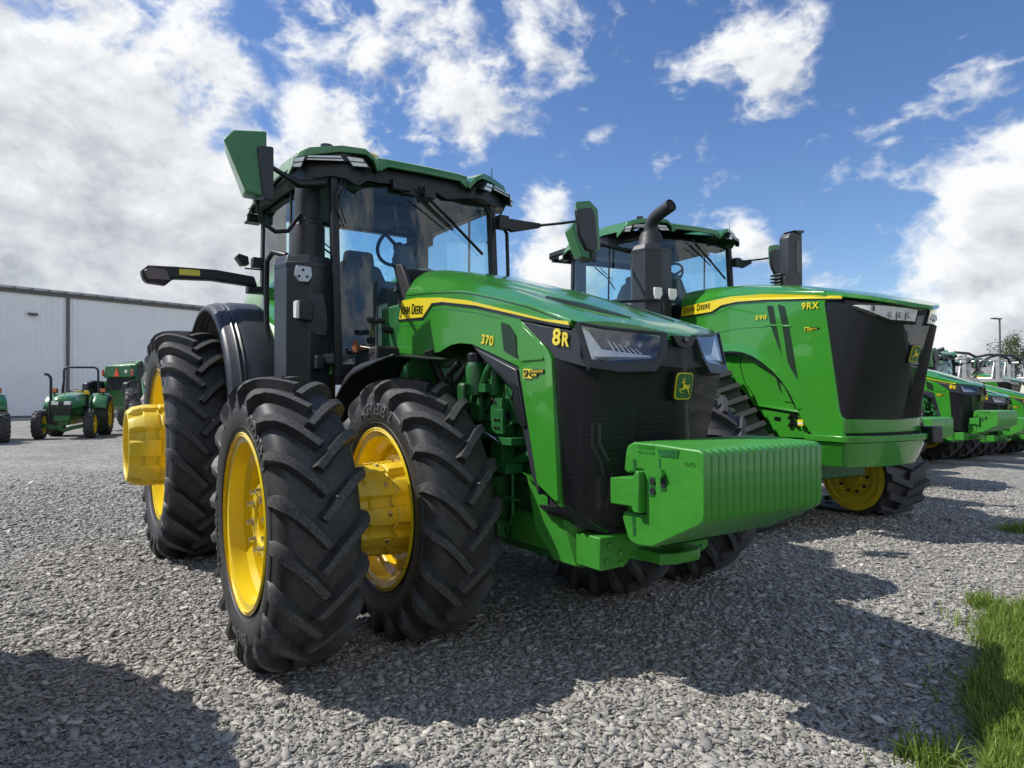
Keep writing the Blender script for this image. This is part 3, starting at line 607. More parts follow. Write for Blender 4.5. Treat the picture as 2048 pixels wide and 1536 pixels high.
    text('SYDENSTRICKER',.0165,(.909,-.486,1.537),(1,-.03,0),(0,0,1),'yellow_decal','sticker_lettering',root,bold=.004,extr=.0008,width=.098)
    text('NOBBE',.0165,(.909,-.486,1.519),(1,-.03,0),(0,0,1),'yellow_decal','sticker_lettering',root,bold=.004,extr=.0008,width=.040)
    # mesh vent on the side
    a=MB(); a.prism([(.60,1.822),(.68,1.808),(.75,1.745),(.762,1.622),(.632,1.668)],'y',lambda p:-hy(p[0])+.005,lambda p:-hy(p[0])-.0095)
    fix(a.build('side_vent',['grille_mesh'],root,smooth=0)); fix(a.mirror().build('side_vent',['grille_mesh'],root,smooth=0))
    # black liner following the arch
    a=MB(); a.prism([(.21,1.735),(.254,1.722),(.53,1.643),(.768,1.570),(.86,1.24),(.937,.965),(.93,.90),(.86,1.02),(.80,1.20),(.735,1.36),(.70,1.45),(.62,1.49),(.36,1.635)],'y',lambda p:-hy(p[0])+.09,lambda p:-hy(p[0])+.012)
    a.prism([(.30,1.70),(.52,1.63),(.745,1.56),(.80,1.36),(.83,1.26),(.79,1.25),(.71,1.47),(.5,1.58)],'y',lambda p:-hy(p[0])+.02,lambda p:-hy(p[0])-.004)
    for mbx in(a,a.mirror()): fix(mbx.build('arch_liner',['grey_plastic'],root,bevel=.006))
    a=MB(); a.prism([(.70,1.50),(.765,1.47),(.82,1.27),(.78,1.27),(.73,1.36)],'y',lambda p:-hy(p[0])+.002,lambda p:-hy(p[0])-.007); fix(a.build('arch_grille',['grille_mesh'],root,smooth=0)); fix(a.mirror().build('arch_grille',['grille_mesh'],root,smooth=0))
    # --- black nose panel carrying the model name and wrapping to the lamps
    a=MB()
    nose=[(.775,1.822),(1.0,1.778),(1.225,1.735),(1.30,1.762),(1.30,1.60),(1.345,1.545),(1.20,1.575),(1.09,1.60),(1.058,1.64)]
    a.prism(nose,'y',lambda p:-(hy(p[0])-.05 if p[0]<1.32 else .43),lambda p:-(hy(p[0])-.002 if p[0]<1.32 else .478))
    for mbx in(a,a.mirror()): fix(mbx.build('nose_panel',['grey_plastic'],root,bevel=.008))
    # lamp surround: frame around each headlight on the slanted front
    p1,p2,p3=Vector((1.30,-.50,1.765)),Vector((1.36,-.48,1.58)),Vector((1.475,-.11,1.715)); nn=(p2-p1).cross(p3-p1).normalized()
    if nn.x<0: nn=-nn
    def fp(y,z,d=0):   # point on the slanted lamp plane
        x=p1.x-((y-p1.y)*nn.y+(z-p1.z)*nn.z)/nn.x; return Vector((x,y,z))+nn*d
    outer=[(-.505,1.765),(-.485,1.545),(-.36,1.525),(-.19,1.528),(-.125,1.60),(-.095,1.715),(-.11,1.72),(-.39,1.745)]
    lens=[(-.492,1.752),(-.473,1.583),(-.38,1.572),(-.19,1.580),(-.165,1.60),(-.125,1.708),(-.39,1.732)]
    def slab(pts,d0,d1,mi,mb):
        n=len(pts); mb.add([fp(y,z,d0) for y,z in pts]+[fp(y,z,d1) for y,z in pts],[tuple(range(n))[::-1],tuple(range(n,2*n))]+[(i,(i+1)%n,n+(i+1)%n,n+i) for i in range(n)],mi)
    def ring(o_,i_,d0,d1,mi,mb):
        # frame between two outlines resampled by angle
        c=Vector((sum(p[0] for p in i_)/len(i_),sum(p[1] for p in i_)/len(i_)))
        def hit(poly,a):
            d=Vector((math.cos(a),math.sin(a))); best=None
            for k in range(len(poly)):
                p=Vector(poly[k])-c; q=Vector(poly[(k+1)%len(poly)])-c; e=q-p; den=d.x*e.y-d.y*e.x
                if abs(den)<1e-9: continue
                t=(p.x*e.y-p.y*e.x)/den; u=(p.x*d.y-p.y*d.x)/den
                if t>0 and -1e-6<=u<=1+1e-6 and (best is None or t>best): best=t
            return c+d*(best or .01)
        angs=sorted({math.atan2(p[1]-c.y,p[0]-c.x) for p in list(o_)+list(i_)}); n=len(angs)
        O_=[hit(o_,a) for a in angs]; I_=[hit(i_,a) for a in angs]
        vs=[fp(p.x,p.y,d1) for p in O_]+[fp(p.x,p.y,d1) for p in I_]+[fp(p.x,p.y,d0) for p in O_]+[fp(p.x,p.y,d0) for p in I_]
        fs=[]
        for i in range(n):
            j=(i+1)%n; fs+=[(i,j,n+j,n+i),(2*n+i,2*n+j,j,i),(n+i,n+j,3*n+j,3*n+i)]
        mb.add(vs,fs,mi)
    a=MB(); ring(outer,lens,-.05,.012,0,a)
    for mbx in(a,a.mirror()):
        fr=fix(mbx.build('lamp_surround',['grey_plastic'],root,bevel=.005))
    # headlight bowl, reflector blades, clear lens
    def lamp_parts():
        b=MB(); n=len(lens)
        inner=[( -.31+(y+.31)*.90,1.655+(z-1.655)*.86) for y,z in lens]
        b.add([fp(y,z,-.004) for y,z in lens]+[fp(y,z,-.07) for y,z in inner],[(i,(i+1)%n,n+(i+1)%n,n+i) for i in range(n)]+[tuple(range(n,2*n))],0)
        r=MB()   # silver L shaped daytime strip
        r.add([fp(*p,d) for p,d in [((-.485,1.745),-.012),((-.455,1.725),-.012),((-.405,1.645),-.03),((-.18,1.615),-.03),((-.18,1.600),-.02),((-.385,1.585),-.01),((-.468,1.592),-.008)]],[(0,1,2,6),(2,3,4,5),(2,5,6)],0)
        for k in range(6):
            y=-.34+k*.024; r.add([fp(y,1.625,-.04),fp(y+.010,1.625,-.04),fp(y-.014,1.70-.008*k,-.06),fp(y-.020,1.70-.008*k,-.06)],[(0,1,2,3)],0)
        for cy_,cz_ in((-.27,1.675),(-.21,1.672)):
            c=fp(cy_,cz_,-.055); r.lathe([(0,.026),(.012,.024),(.016,.0005)],tuple(c),16,1,ax='x')
        g=MB(); g.add([fp(y,z,.004) for y,z in lens],[tuple(range(n))],0)
        return b,r,g
    b,r,g=lamp_parts()
    for mir in(False,True):
        bb,rr_,gg=(x.mirror() if mir else x for x in(b,r,g))
        h=fix(bb.build('headlight',['black_plastic'],root,smooth=0)); rr_.build('reflector',['lamp_lens','clear_lens'],h,smooth=0); gg.build('lens',['clear_lens'],h,smooth=0)
    # --- grille: faceted perforated screen
    zs=[1.60,1.545,1.30,1.05,.88,.76]
    def grow(z):
        t=(1.60-z)/(1.60-.76); f=max(t,0)
        A=(lerp(1.095,1.135,f),-lerp(.484,.465,f)); B=(lerp(1.385,1.24,f),-lerp(.445,.33,f)); Cc=(lerp(1.475,1.295,f),-lerp(.17,.15,f)); D=(lerp(1.492,1.30,f),0)
        pts=[A,((A[0]+B[0])/2,(A[1]+B[1])/2-.012),B,((B[0]+Cc[0])/2,(B[1]+Cc[1])/2-.006),Cc,D]
        pts=pts+[(x,-y) for x,y in pts[-2::-1]]
        zz=[z+(.10*(1-f) if 0 else 0) for _ in pts]
        return [(x,y,lerp(z,z+ (.13 if abs(y)>.44 else 0),f)) for x,y in pts]
    g=MB(); g.grid([grow(z) for z in zs]); 
    fix(g.build('grille',['grille_mesh'],root,smooth=20))
    # upper centre mesh between the lamps with camera bracket
    m=MB(); m.add([(1.475,-.098,1.712),(1.49,0,1.712),(1.475,.098,1.712),(1.482,.13,1.60),(1.495,.16,1.56),(1.50,0,1.55),(1.495,-.16,1.56),(1.482,-.13,1.60)],[(0,1,5,7),(7,5,6),(1,2,3,5),(3,4,5)],0)
    m.prism([(-.085,1.705),(-.05,1.66),(-.02,1.652),(.02,1.652),(.05,1.66),(.085,1.705)],'x',1.49,1.512,1); m.lathe([(0,.016),(.008,.014),(.010,.0005)],(1.512,0,1.688),16,2,ax='x')
    fix(m.build('nose_centre',['grille_mesh','black_plastic','black_gloss'],root,smooth=0))
    # radiator and coolers behind the grille
    m=MB(); m.box(.95,1.06,-.42,.42,.80,1.58,0)
    for k in range(26): m.box(1.06,1.072,-.36,.36,.86+k*.027,.868+k*.027,1)
    m.box(1.10,1.13,-.36,-.33,.82,1.56,1); m.box(1.10,1.13,.0,.03,.82,1.56,1)
    fix(m.build('radiator',['dark_inside','cab_trim'],root,smooth=0))
    m=MB(); m.tube([(1.20,-.33,1.28),(1.20,-.33,1.17),(1.22,-.29,1.08),(1.22,-.28,1.02)],.008,6); m.tube([(1.22,-.30,1.28),(1.22,-.30,1.18),(1.24,-.26,1.09)],.008,6)
    m.tube([(1.22,-.22,1.02),(1.21,-.235,.9),(1.2,-.24,.84)],.005,6); m.lathe([(0,.03),(.16,.03)],(1.18,-.27,.85),12,0,ax='z'); fix(m.build('cooler_pipes',['steel'],root))
    emblem(root,(1.497,.0,1.462),.112,.125,tilt=-.17)
    # grille base tray
    m=MB(); m.grid([[(1.10,-.48,.90),(1.25,-.33,.775),(1.31,-.15,.745),(1.315,0,.745),(1.31,.15,.745),(1.25,.33,.775),(1.10,.48,.90)],[(1.09,-.47,.86),(1.24,-.32,.735),(1.30,-.14,.705),(1.305,0,.705),(1.30,.14,.705),(1.24,.32,.735),(1.09,.47,.86)],[(.9,-.44,.84),(.9,-.3,.72),(.9,-.14,.70),(.9,0,.70),(.9,.14,.70),(.9,.3,.72),(.9,.44,.84)]]); fix(m.build('grille_tray',['black_plastic'],root,solid=.01))
    # --- front support casting: wing plates, centre beam
    a=MB()
    def quadplate(pts,th=.03):
        n=len(pts); q=[(x-.01,y+th,z) for x,y,z in pts]; a.add(list(pts)+q,[tuple(range(n)),tuple(range(n,2*n))[::-1]]+[(i,(i+1)%n,n+(i+1)%n,n+i)[::-1] for i in range(n)])
    quadplate([(.735,-.40,.985),(.82,-.40,.69),(.95,-.38,.56),(1.09,-.34,.545),(1.02,-.385,.82),(.99,-.39,.86)])
    quadplate([(1.02,-.385,.82),(1.09,-.34,.545),(1.16,-.28,.575),(1.18,-.25,.70),(1.10,-.34,.775)])
    quadplate([(.99,-.39,.86),(.735,-.40,.985),(.75,-.44,1.0),(1.14,-.47,.88),(1.28,-.30,.745),(1.24,-.27,.72),(1.10,-.345,.78)],.02)
    sup=fix(a.build('front_support',['green_cast'],root,bevel=.006)); fix(a.mirror().build('front_support',['green_cast'],root,bevel=.006))
    m=MB(); m.prism([(-.38,.735),(.38,.735),(.40,.70),(.40,.60),(.36,.575),(.20,.575),(.18,.60),(.10,.585),(-.10,.585),(-.18,.61),(-.22,.575),(-.38,.575)],'x',1.13,1.31)
    m.box(.4,1.15,-.28,-.22,.56,.74); m.box(.4,1.15,.22,.28,.56,.74)
    for y,z in((-.32,.69),(-.335,.615),(-.25,.645),(-.245,.595),(.25,.61),(.33,.68),(.34,.60),(.18,.68)): m.lathe([(0,.019),(.016,.018),(.016,.0005)],(1.31,y,z),6,ax='x')
    m.prism([(1.30,-.13),(1.46,-.13),(1.50,-.06),(1.50,.10),(1.46,.16),(1.30,.16)],'z',.600,.655); m.box(1.31,1.52,-.20,.20,.70,.93)
    fix(m.build('weight_support',['green_cast'],root,bevel=.006))
    # carrier bar
    m=MB(); m.prism([(1.455,.925),(1.455,1.045),(1.60,1.062),(1.618,1.090),(1.638,1.088),(1.638,.905),(1.60,.905),(1.59,.93)],'y',-.445,.445); m.box(1.40,1.52,-.20,.20,.70,.96)
    fix(m.build('weight_carrier',['green_cast'],root,bevel=.006))
    # suitcase weights
    wp=[(1.571,1.211),(1.535,1.195),(1.522,1.17),(1.508,1.082),(1.53,1.070),(1.556,1.075),(1.599,1.092),(1.627,1.094),(1.642,1.06),(1.642,.900),(1.597,.892),(1.533,.899),(1.503,.893),(1.496,.862),(1.528,.782),(1.55,.762),(1.59,.753),(1.68,.762),(1.94,.895),(1.962,.915),(1.968,.94),(1.968,1.17),(1.962,1.188),(1.945,1.200),(1.711,1.211)]
    NW=18; tw=.82/NW; first=None
    for k in range(NW):
        y0=-.41+k*tw
        if first is None:
            m=MB(); m.prism(wp,'y',y0+.001,y0+tw-.001,0)
            first=fix(m.build('front_weight',['green_cast'],root,bevel=.008,seg=2,smooth=40)); wob=first
            # recesses and bolt of the near plate
            for q,mi in (([(1.718,1.190),(1.838,1.192),(1.832,1.160),(1.728,1.160)],0),([(1.664,1.068),(1.700,1.068),(1.700,.985),(1.664,.985)],0),([(1.722,1.150),(1.732,1.150),(1.735,1.08),(1.765,1.08),(1.765,1.015),(1.735,1.015)],0),([(1.568,1.135),(1.586,1.135),(1.590,1.08),(1.575,1.078)],0),([(1.560,.885),(1.578,.885),(1.582,.80),(1.568,.795)],0)):
                m=MB(); m.prism(q,'y',y0+.004,y0-.0018,mi); fix(m.build('weight_slot',['green_frame'],first,smooth=0))
            for x,z in((1.688,1.048),(1.688,1.008),(1.750,1.045)): m=MB(); m.disc((x,y0-.0045,z),.015,n=14,t=.004,mi=0); fix(m.build('weight_hole',['dark_inside'],first))
            m=MB(); m.lathe([(0,.022),(-.022,.021),(-.022,.0005)],(1.742,y0,1.088),6,0); fix(m.build('weight_bolt',['green_cast'],first,smooth=30))
            text('U S DEERE',.020,(1.60,y0-.001,1.188),(1,0,0),(0,0,1),'green_cast','casting_mark',first,extr=.0007,space=1.1,bold=.0)
            text('MOL IL USA',.018,(1.60,y0-.001,1.166),(1,0,0),(0,0,1),'green_cast','casting_mark',first,extr=.0007,space=1.1,bold=.0)
            text('42KG',.024,(1.86,y0-.001,1.132),(1,0,0),(0,0,1),'green_cast','casting_mark',first,extr=.0007,space=1.1,bold=.0)
        else:
            wob=first.copy(); COL.objects.link(wob); wob.location=(0,k*tw,0)
    # --- engine, axle, chassis
    m=MB(); m.box(-1.2,1.0,-.24,.24,.50,.95); m.box(-.5,.9,-.30,.30,.92,1.62); m.box(-3.2,-.6,-.36,.36,.62,1.25); m.box(-3.4,-2.6,-.45,.45,.7,1.4)
    m.box(-1.2,-.75,-.42,.42,1.2,2.1)
    for k in range(6): m.box(-.35+k*.2,-.22+k*.2,-.36,-.28,1.25,1.5)
    fix(m.build('engine_block',['green_frame'],root,bevel=.02))
    m=MB()   # detail lump of pipes, filters, brackets on the near side
    m.lathe([(0,.0005),(0,.055),(.17,.062),(.20,.05)],(.20,-.40,1.42),20,0,ax='z'); m.lathe([(0,.05),(.05,.052),(.06,.04),(.06,.0005)],(.20,-.40,1.62),20,1,ax='z')
    m.tube([(.26,-.40,1.45),(.33,-.40,1.56),(.42,-.38,1.66),(.5,-.36,1.7)],.022,8); m.tube([(.35,-.36,1.42),(.37,-.36,1.62)],.035,10)
    m.tube([(.05,-.43,1.62),(-.06,-.44,1.55),(-.08,-.43,1.38),(.02,-.42,1.25)],.024,8,1); m.tube([(.12,-.42,1.60),(.02,-.45,1.48),(.02,-.44,1.30)],.020,8,1)
    m.box(.40,.52,-.42,-.33,1.02,1.40,0); m.box(.44,.56,-.44,-.42,1.20,1.34,0); m.box(.5,.66,-.45,-.36,1.14,1.18,0); m.box(.30,.62,-.46,-.34,.98,1.03,0)
    m.tube([(.26,-.43,1.10),(.30,-.45,1.21),(.42,-.45,1.19),(.56,-.44,1.14)],.010,6,2); m.tube([(.26,-.43,1.10),(.28,-.44,1.05)],.012,6,2)
    m.tube([(.30,-.30,.70),(.42,-.40,.98)],.075,16,0); m.tube([(.25,-.30,.95),(.75,-.36,1.10)],.03,10,0); m.tube([(.60,-.40,.98),(.60,-.40,.75),(.50,-.38,.62),(.42,-.36,.55)],.010,6,0)
    for i in range(14): 
        x=random.uniform(-.2,.72); z=random.uniform(1.0,1.5); s=random.uniform(.02,.06); m.box(x,x+s*1.6,-.42-random.uniform(0,.04),-.30,z,z+s,random.choice([0,0,1]))
    for i in range(10):
        x=random.uniform(.0,.7); z=random.uniform(.7,1.4); m.tube([(x,-.40,z),(x+random.uniform(.02,.12),-.43,z+random.uniform(.03,.12)),(x+random.uniform(.1,.25),-.40,z+random.uniform(-.08,.15))],.008,6,random.choice([0,1]))
    m.box(.445,.555,-.4615,-.44,.0,.0) if False else None
    for dx in(0,.035):
        for dz in(0,.045): m.disc((.485+dx,-.447,1.235+dz),.010,n=10,t=.004,mi=1)
    fix(m.build('engine_fittings',['green_frame','black_plastic','steel'],root,bevel=.004))
    m=MB(); m.prism([(.41,.90),(.46,.93),(.45,.965),(.40,.935)],'y',-.46,-.468); fix(m.build('warning_label',['yellow_decal'],root))
    m=MB(); m.tube([(0,-1.2,.76),(0,1.2,.76)],.10,16); m.prism([(-.6,.84),(-.2,.88),(.2,.88),(.6,.84),(.6,.60),(-.6,.60)],'x',-.16,.16); m.tube([(.2,-.75,.74),(.2,.75,.74)],.03,10)
    for s in(-1,1): m.lathe([(0,.0005),(0,.17),(s*.2,.17),(s*.2,.0005)],(0,s*.52,.76),24); m.box(-.1,.1,s*.5-.1,s*.5+.1,.5,1.02); m.box(.05,.5,min(s*.36,s*.44),max(s*.36,s*.44),.60,.70)
    fix(m.build('front_axle',['green_frame'],root,bevel=.012))
    m=MB(); m.tube([(-3.05,-1.9,.98),(-3.05,1.9,.98)],.06,16,1); m.tube([(-3.05,-.9,.98),(-3.05,.9,.98)],.20,20); fix(m.build('rear_axle',['green_frame','steel'],root))
    m=MB(); m.box(-2.2,-1.0,-.95,-.45,.75,1.25); m.box(-2.2,-1.0,.45,.95,.75,1.25); fix(m.build('fuel_tank',['black_plastic'],root,bevel=.04,seg=3))
    # steps/under-cab dark mass with orange lever
    m=MB(); m.box(-1.25,-.86,-.60,.60,1.30,1.78); m.tube([(-1.0,-.50,1.92),(-1.0,-.34,1.90)],.026,12); fix(m.build('cowl_base',['dark_inside'],root,bevel=.02))
    m=MB(); m.prism([(-.80,1.72),(-.93,1.72),(-.98,2.0),(-.90,2.22),(-.98,2.36),(-1.05,2.42),(-.88,2.40),(-.80,2.30),(-.72,2.18),(-.82,1.95)],'y',-.40,-.36); m.join(m.mirror()); m.prism([(-.40,2.2),(.40,2.2),(.34,2.37),(-.34,2.37)],'x',-1.02,-.86); fix(m.build('hood_seal',['dark_inside'],root,bevel=.01))
    m=MB(); m.box(-1.15,-1.05,-.66,-.60,1.76,1.80,0); m.prism([(-1.13,1.74),(-1.05,1.74),(-1.06,1.83),(-1.12,1.83)],'y',-.68,-.66,0); m.tube([(-1.08,-.66,1.79),(-.92,-.62,1.765)],.004,6,1); fix(m.build('tool_holder',['brown_lever','steel'],root))
    m=MB(); m.tube([(-1.02+.0*k,-.60+.012*k,1.98+.004*math.sin(k)) for k in range(12)],.022,10); fix(m.build('air_hose',['pipe'],root))
    # --- exhaust: octagonal after-treatment case, canister, pipe with elbow
    cx_,cy_=-1.62,-.88
    m=MB(); o=[(cx_+.25*math.cos(rad(a)),cy_+.235*math.sin(rad(a))) for a in range(-100,260,45)]
    m.prism(o,'z',1.15,2.44); o2=[(cx_+(x-cx_)*.93,cy_+(y-cy_)*.93) for x,y in o]
    n=len(o); m.add([(x,y,2.44) for x,y in o]+[(x,y,2.50) for x,y in o2],[(i,(i+1)%n,n+(i+1)%n,n+i) for i in range(n)]+[tuple(range(n,2*n))])
    m.prism([(cx_+(x-cx_)*1.012,cy_+(y-cy_)*1.012) for x,y in o],'z',2.405,2.445)
    case=fix(m.build('exhaust_case',['grey_plastic'],root,bevel=.006))
    m=MB(); m.prism([(-.66,1.55),(-.56,1.55),(-.56,2.42),(-.60,2.47),(-.66,2.48)],'x',-1.42,-1.36)
    for z in(1.65,1.8,2.0,2.15,2.3,2.4): m.lathe([(0,.009),(.006,.008),(.006,.0005)],(-1.36,-.63,z),8,ax='x')
    fix(m.build('exhaust_bracket',['black_plastic'],case,bevel=.005))
    m=MB(); m.lathe([(0,.135),(.25,.135),(.265,.13),(.275,.115),(.30,.115),(.31,.10),(.32,.098)],(-1.60,-.87,2.50),32,ax='z')
    pth=[(-1.60,-.87,2.80),(-1.60,-.87,2.98),(-1.60,-.865,3.10),(-1.61,-.85,3.20),(-1.64,-.82,3.27),(-1.70,-.79,3.31),(-1.78,-.76,3.32)]
    m.tube(pth,.098,20,close=False); m.tube([pth[-1],(-1.75,-.77,3.315)],.09,20)
    fix(m.build('exhaust_pipe',['pipe'],case,smooth=50))
    m=MB(); m.prism([(-1.54,2.32),(-1.40,2.32),(-1.37,2.25),(-1.42,2.20),(-1.54,2.20),(-1.56,2.24)],'y',-1.10,-1.075,0)
    m2=MB()
    # lamp bracket plate, mounted on the forward facets
    fx=lambda u,v,d:(Vector((cx_+.235,cy_,0))+Vector((-.02,-1,0)).normalized()*u+Vector((1,-.0,0))*d+Vector((0,0,v)))
    def plate(pts,d0,d1,mi,mb): 
        n=len(pts); mb.add([fx(u,v,d0) for u,v in pts]+[fx(u,v,d1) for u,v in pts],[tuple(range(n))[::-1],tuple(range(n,2*n))]+[(i,(i+1)%n,n+(i+1)%n,n+i) for i in range(n)],mi)
    m=MB(); plate([(-.06,2.20),(.07,2.20),(.07,2.12),(.07,1.95),(.0,1.88),(-.08,1.88),(-.10,1.98),(-.08,2.12)],.0,.012,0,m)
    plate([(.04,2.40),(.15,2.40),(.16,2.33),(.13,2.28),(.06,2.28),(.03,2.33)],.0,.035,1,m)
    for u,v in((.10,2.37),(.07,2.32),(.13,2.32)): c=fx(u,v,.035); m.lathe([(0,.011),(.008,.01),(.008,.0005)],tuple(c),10,2,ax='x')
    fix(m.build('lamp_bracket',['grey_plastic','steel','black_plastic'],case,bevel=.004))
    m=MB(); c=fx(.10,2.06,.05); m.prism([(c[1]-.055,c[2]-.07),(c[1]+.05,c[2]-.085),(c[1]+.065,c[2]+.05),(c[1]+.02,c[2]+.08),(c[1]-.05,c[2]+.07)],'x',c[0]-.04,c[0]+.05,0)
    m.prism([(c[0]-.02,c[2]-.06),(c[0]+.06,c[2]-.07),(c[0]+.06,c[2]+.065),(c[0]-.02,c[2]+.07)],'y',c[1]-.075,c[1]-.05,1)
    fix(m.build('work_lamp',['black_plastic','lamp_lens'],case,bevel=.008))
    # --- grab rails
    m=MB(); m.tube([(-1.62,-1.03,2.52),(-1.74,-1.10,2.56),(-1.84,-1.12,2.50),(-1.86,-1.12,2.3),(-1.85,-1.12,1.95),(-1.83,-1.10,1.86),(-1.76,-1.04,1.80)],.022,8); fix(m.build('grab_rail',['black_plastic'],root,smooth=60))
    m=MB(); m.tube([(-1.44,.78,2.96),(-1.46,.90,2.97),(-1.48,.96,2.92),(-1.48,.97,2.6),(-1.48,.97,2.1),(-1.47,.9,2.0)],.018,8); fix(m.build('grab_rail',['black_plastic'],root,smooth=60))
    # --- fenders
    def arcf(cx,cz,R_,a0,a1,y0,y1,n=18,drop=0,rim_=.04,sgn=-1):
        rows=[]
        for i in range(n+1):
            a=rad(lerp(a0,a1,i/n)); row=[]
            for y,dr in((y0,0),(lerp(y0,y1,.5),.012),(lerp(y0,y1,.94),.0),(y1,-.02),(y1,-rim_)):
                row.append((cx+(R_+dr)*math.cos(a),sgn*y,cz+(R_+dr)*math.sin(a)))
            rows.append(row)
        return rows
    for S in(-1,1):
        fpth=[(-.93,1.02),(-.86,1.18),(-.70,1.38),(-.50,1.54),(-.36,1.595),(-.25,1.613),(-.06,1.628),(.10,1.640),(.22,1.646),(.30,1.646)]
        m=MB(); m.grid([[(x-.13*(.98-y)/.42*max(0,(x+.36)/.66),S*y,z+dz*(1 if z>1.5 else .3)*interp(x,[-.3,.30],[1,-.15])) for y,dz in((.56,.080),(.62,.085),(.80,.06),(.93,.02),(.965,.004),(.98,-.02),(.985,-.05))] for x,z in fpth]); m.tube([(0,S*.5,1.45),(0,S*.62,1.70)],.03,8); f=fix(m.build('front_fender',['black_plastic'],root,solid=.010,smooth=40))
    for S in(-1,1):
        rows=[]
        for i in range(25):
            a=rad(lerp(4,150,i/24)); rr_=1.25 if True else 0
            r_=1.20+.10*max(0,math.cos(a-rad(60)))
            rows.append([(-3.05+(r_+d)*math.cos(a),S*y,.98+(r_+d)*math.sin(a)) for y,d in((.78,.0),(.95,.02),(1.20,.018),(1.25,.0),(1.262,.010),(1.275,-.002),(1.29,.0),(1.302,.010),(1.315,-.002),(1.36,-.01),(1.39,-.03),(1.40,-.07))])
        m=MB(); m.grid(rows); fix(m.build('rear_fender',['grey_plastic'],root,solid=.015,smooth=50))
        rows=[]
        for i in range(20):
            a=rad(lerp(20,140,i/19)); rows.append([(-3.05+(1.20+d)*math.cos(a),S*y,.98+(1.20+d)*math.sin(a)) for y,d in((.72,.62),(.76,.56),(.82,.44),(.92,.28),(.99,.13),(1.0,.0))])
        m=MB(); m.grid(rows); fix(m.build('fender_panel',['green_paint'],root,solid=.02,smooth=60))
    # --- width light bars, rear work lamps
    for S in(-1,1):
        m=MB(); P_=[(-1.02,2.40),(-1.05,2.485),(-1.37,2.515),(-1.70,2.51),(-1.90,2.500),(-1.945,2.455),(-1.93,2.39),(-1.90,2.36),(-1.76,2.35),(-1.70,2.41),(-1.40,2.425),(-1.05,2.40)]
        m.prism([(S*-y if S>0 else y,z) for y,z in P_][::1],'x',-2.66,-2.54,0)
        ys=lambda y:y if S<0 else -y
        lb=fix(m.build('extremity_light_arm',['black_plastic'],root,bevel=.012))
        m=MB(); m.prism([(ys(-1.73),2.385),(ys(-1.90),2.385),(ys(-1.925),2.45),(ys(-1.88),2.485),(ys(-1.75),2.47)],'x',-2.541,-2.525); fix(m.build('turn_signal',['dark_amber'],lb,bevel=.004))
        m=MB(); m.prism([(ys(-1.50),2.445),(ys(-1.66),2.442),(ys(-1.66),2.492),(ys(-1.50),2.495)],'x',-2.541,-2.534); fix(m.build('reflector_patch',['yellow_decal'],lb))
        m=MB(); m.box(-2.66,-2.55,min(ys(-1.10),ys(-.9)),max(ys(-1.10),ys(-.9)),2.34,2.40); m.box(-2.62,-2.56,min(ys(-.98),ys(-.94)),max(ys(-.98),ys(-.94)),2.38,2.60); m.tube([(-2.6,ys(-.92),2.56),(-2.6,ys(-1.12),2.56)],.008,6)
        m.box(-2.64,-2.54,min(ys(-1.06),ys(-.96)),max(ys(-1.06),ys(-.96)),2.575,2.66); m.prism([(ys(-1.09),2.59),(ys(-1.10),2.66),(ys(-1.18),2.68),(ys(-1.20),2.65),(ys(-1.15),2.58)],'x',-2.66,-2.55)
        fix(m.build('rear_work_lamp',['black_plastic'],root,bevel=.012))
    make_cab(root); mirror_R(root,S=-1); mirror_L(root)
    # --- wheels
    for S in(-1,1):
        wi,wo,pr,ci,co=wheel_pair(root,0,.755,.775,.405,.457,.40,.76,1.52,20,S,True,.020)
        if S<0:
            arc_text('AGRIBIB 2',.098,ci,.555,rad(112),pr,-1,'tyre_lettering',wi.children[1] if False else [c for c in wi.children if c.name.startswith('tyre')][0])
            t=[c for c in wo.children if c.name.startswith('tyre')][0]
            for s_,r0,a0 in(('85R34',.560,-72),('MICHELIN',.56,215),('AGRIBIB 2',.56,75)):
                a=arc_text(s_,.092,ci,r0,rad(a0),pr,-1,'tyre_lettering',t)
        wi,wo,pr,ci,co=wheel_pair(root,-3.05,.985,1.025,.48,.665,.44,.76,1.54,23,S,False,.023)
        if S<0:
            t=[c for c in wo.children if c.name.startswith('tyre')][0]
            arc_text('AGRIBIB 2',.11,ci,.79,rad(70),pr,-1,'tyre_lettering',t); arc_text('80R50',.10,ci,.79,rad(-100),pr,-1,'tyre_lettering',t)
    return root
T1=make_row_tractor()
tag(T1,'big green dual-tyred tractor nearest the camera, black exhaust beside its cab','tractor','row of large parked tractors')
index_children()
def place_row(x,y,z,rz,label):
    c=copy_tree(T1); c.location=(x,y,z); c.rotation_euler=(0,0,rad(rz)); c['label']=label; return c

def gz(x,y): return interp(y,[5,8,9.85,11.5,13.86,18,22.6,60],[0,-.12,-.22,-.20,-.18,-.45,-.60,-1.5])
place_row(-3.6,9.85,gz(0,9.85),1.0,'green tractor almost hidden behind the tracked one, showing only its front weights')
place_row(-4.04,13.86,gz(0,13.86),-3.6,'green tractor with front weights just right of the tracked one, whole nose visible')
place_row(-5.05,17.95,gz(0,18),-1.0,'green tractor one further down the row, lamp and grille peeking over green weights')
place_row(-5.7,22.5,gz(0,22.6),-1.0,'farthest green tractor of the row, nose cut by the right picture edge')
place_row(2.70,-4.93,0,1.5,'green tractor outside the picture beside the camera, its shadow falls lower left')

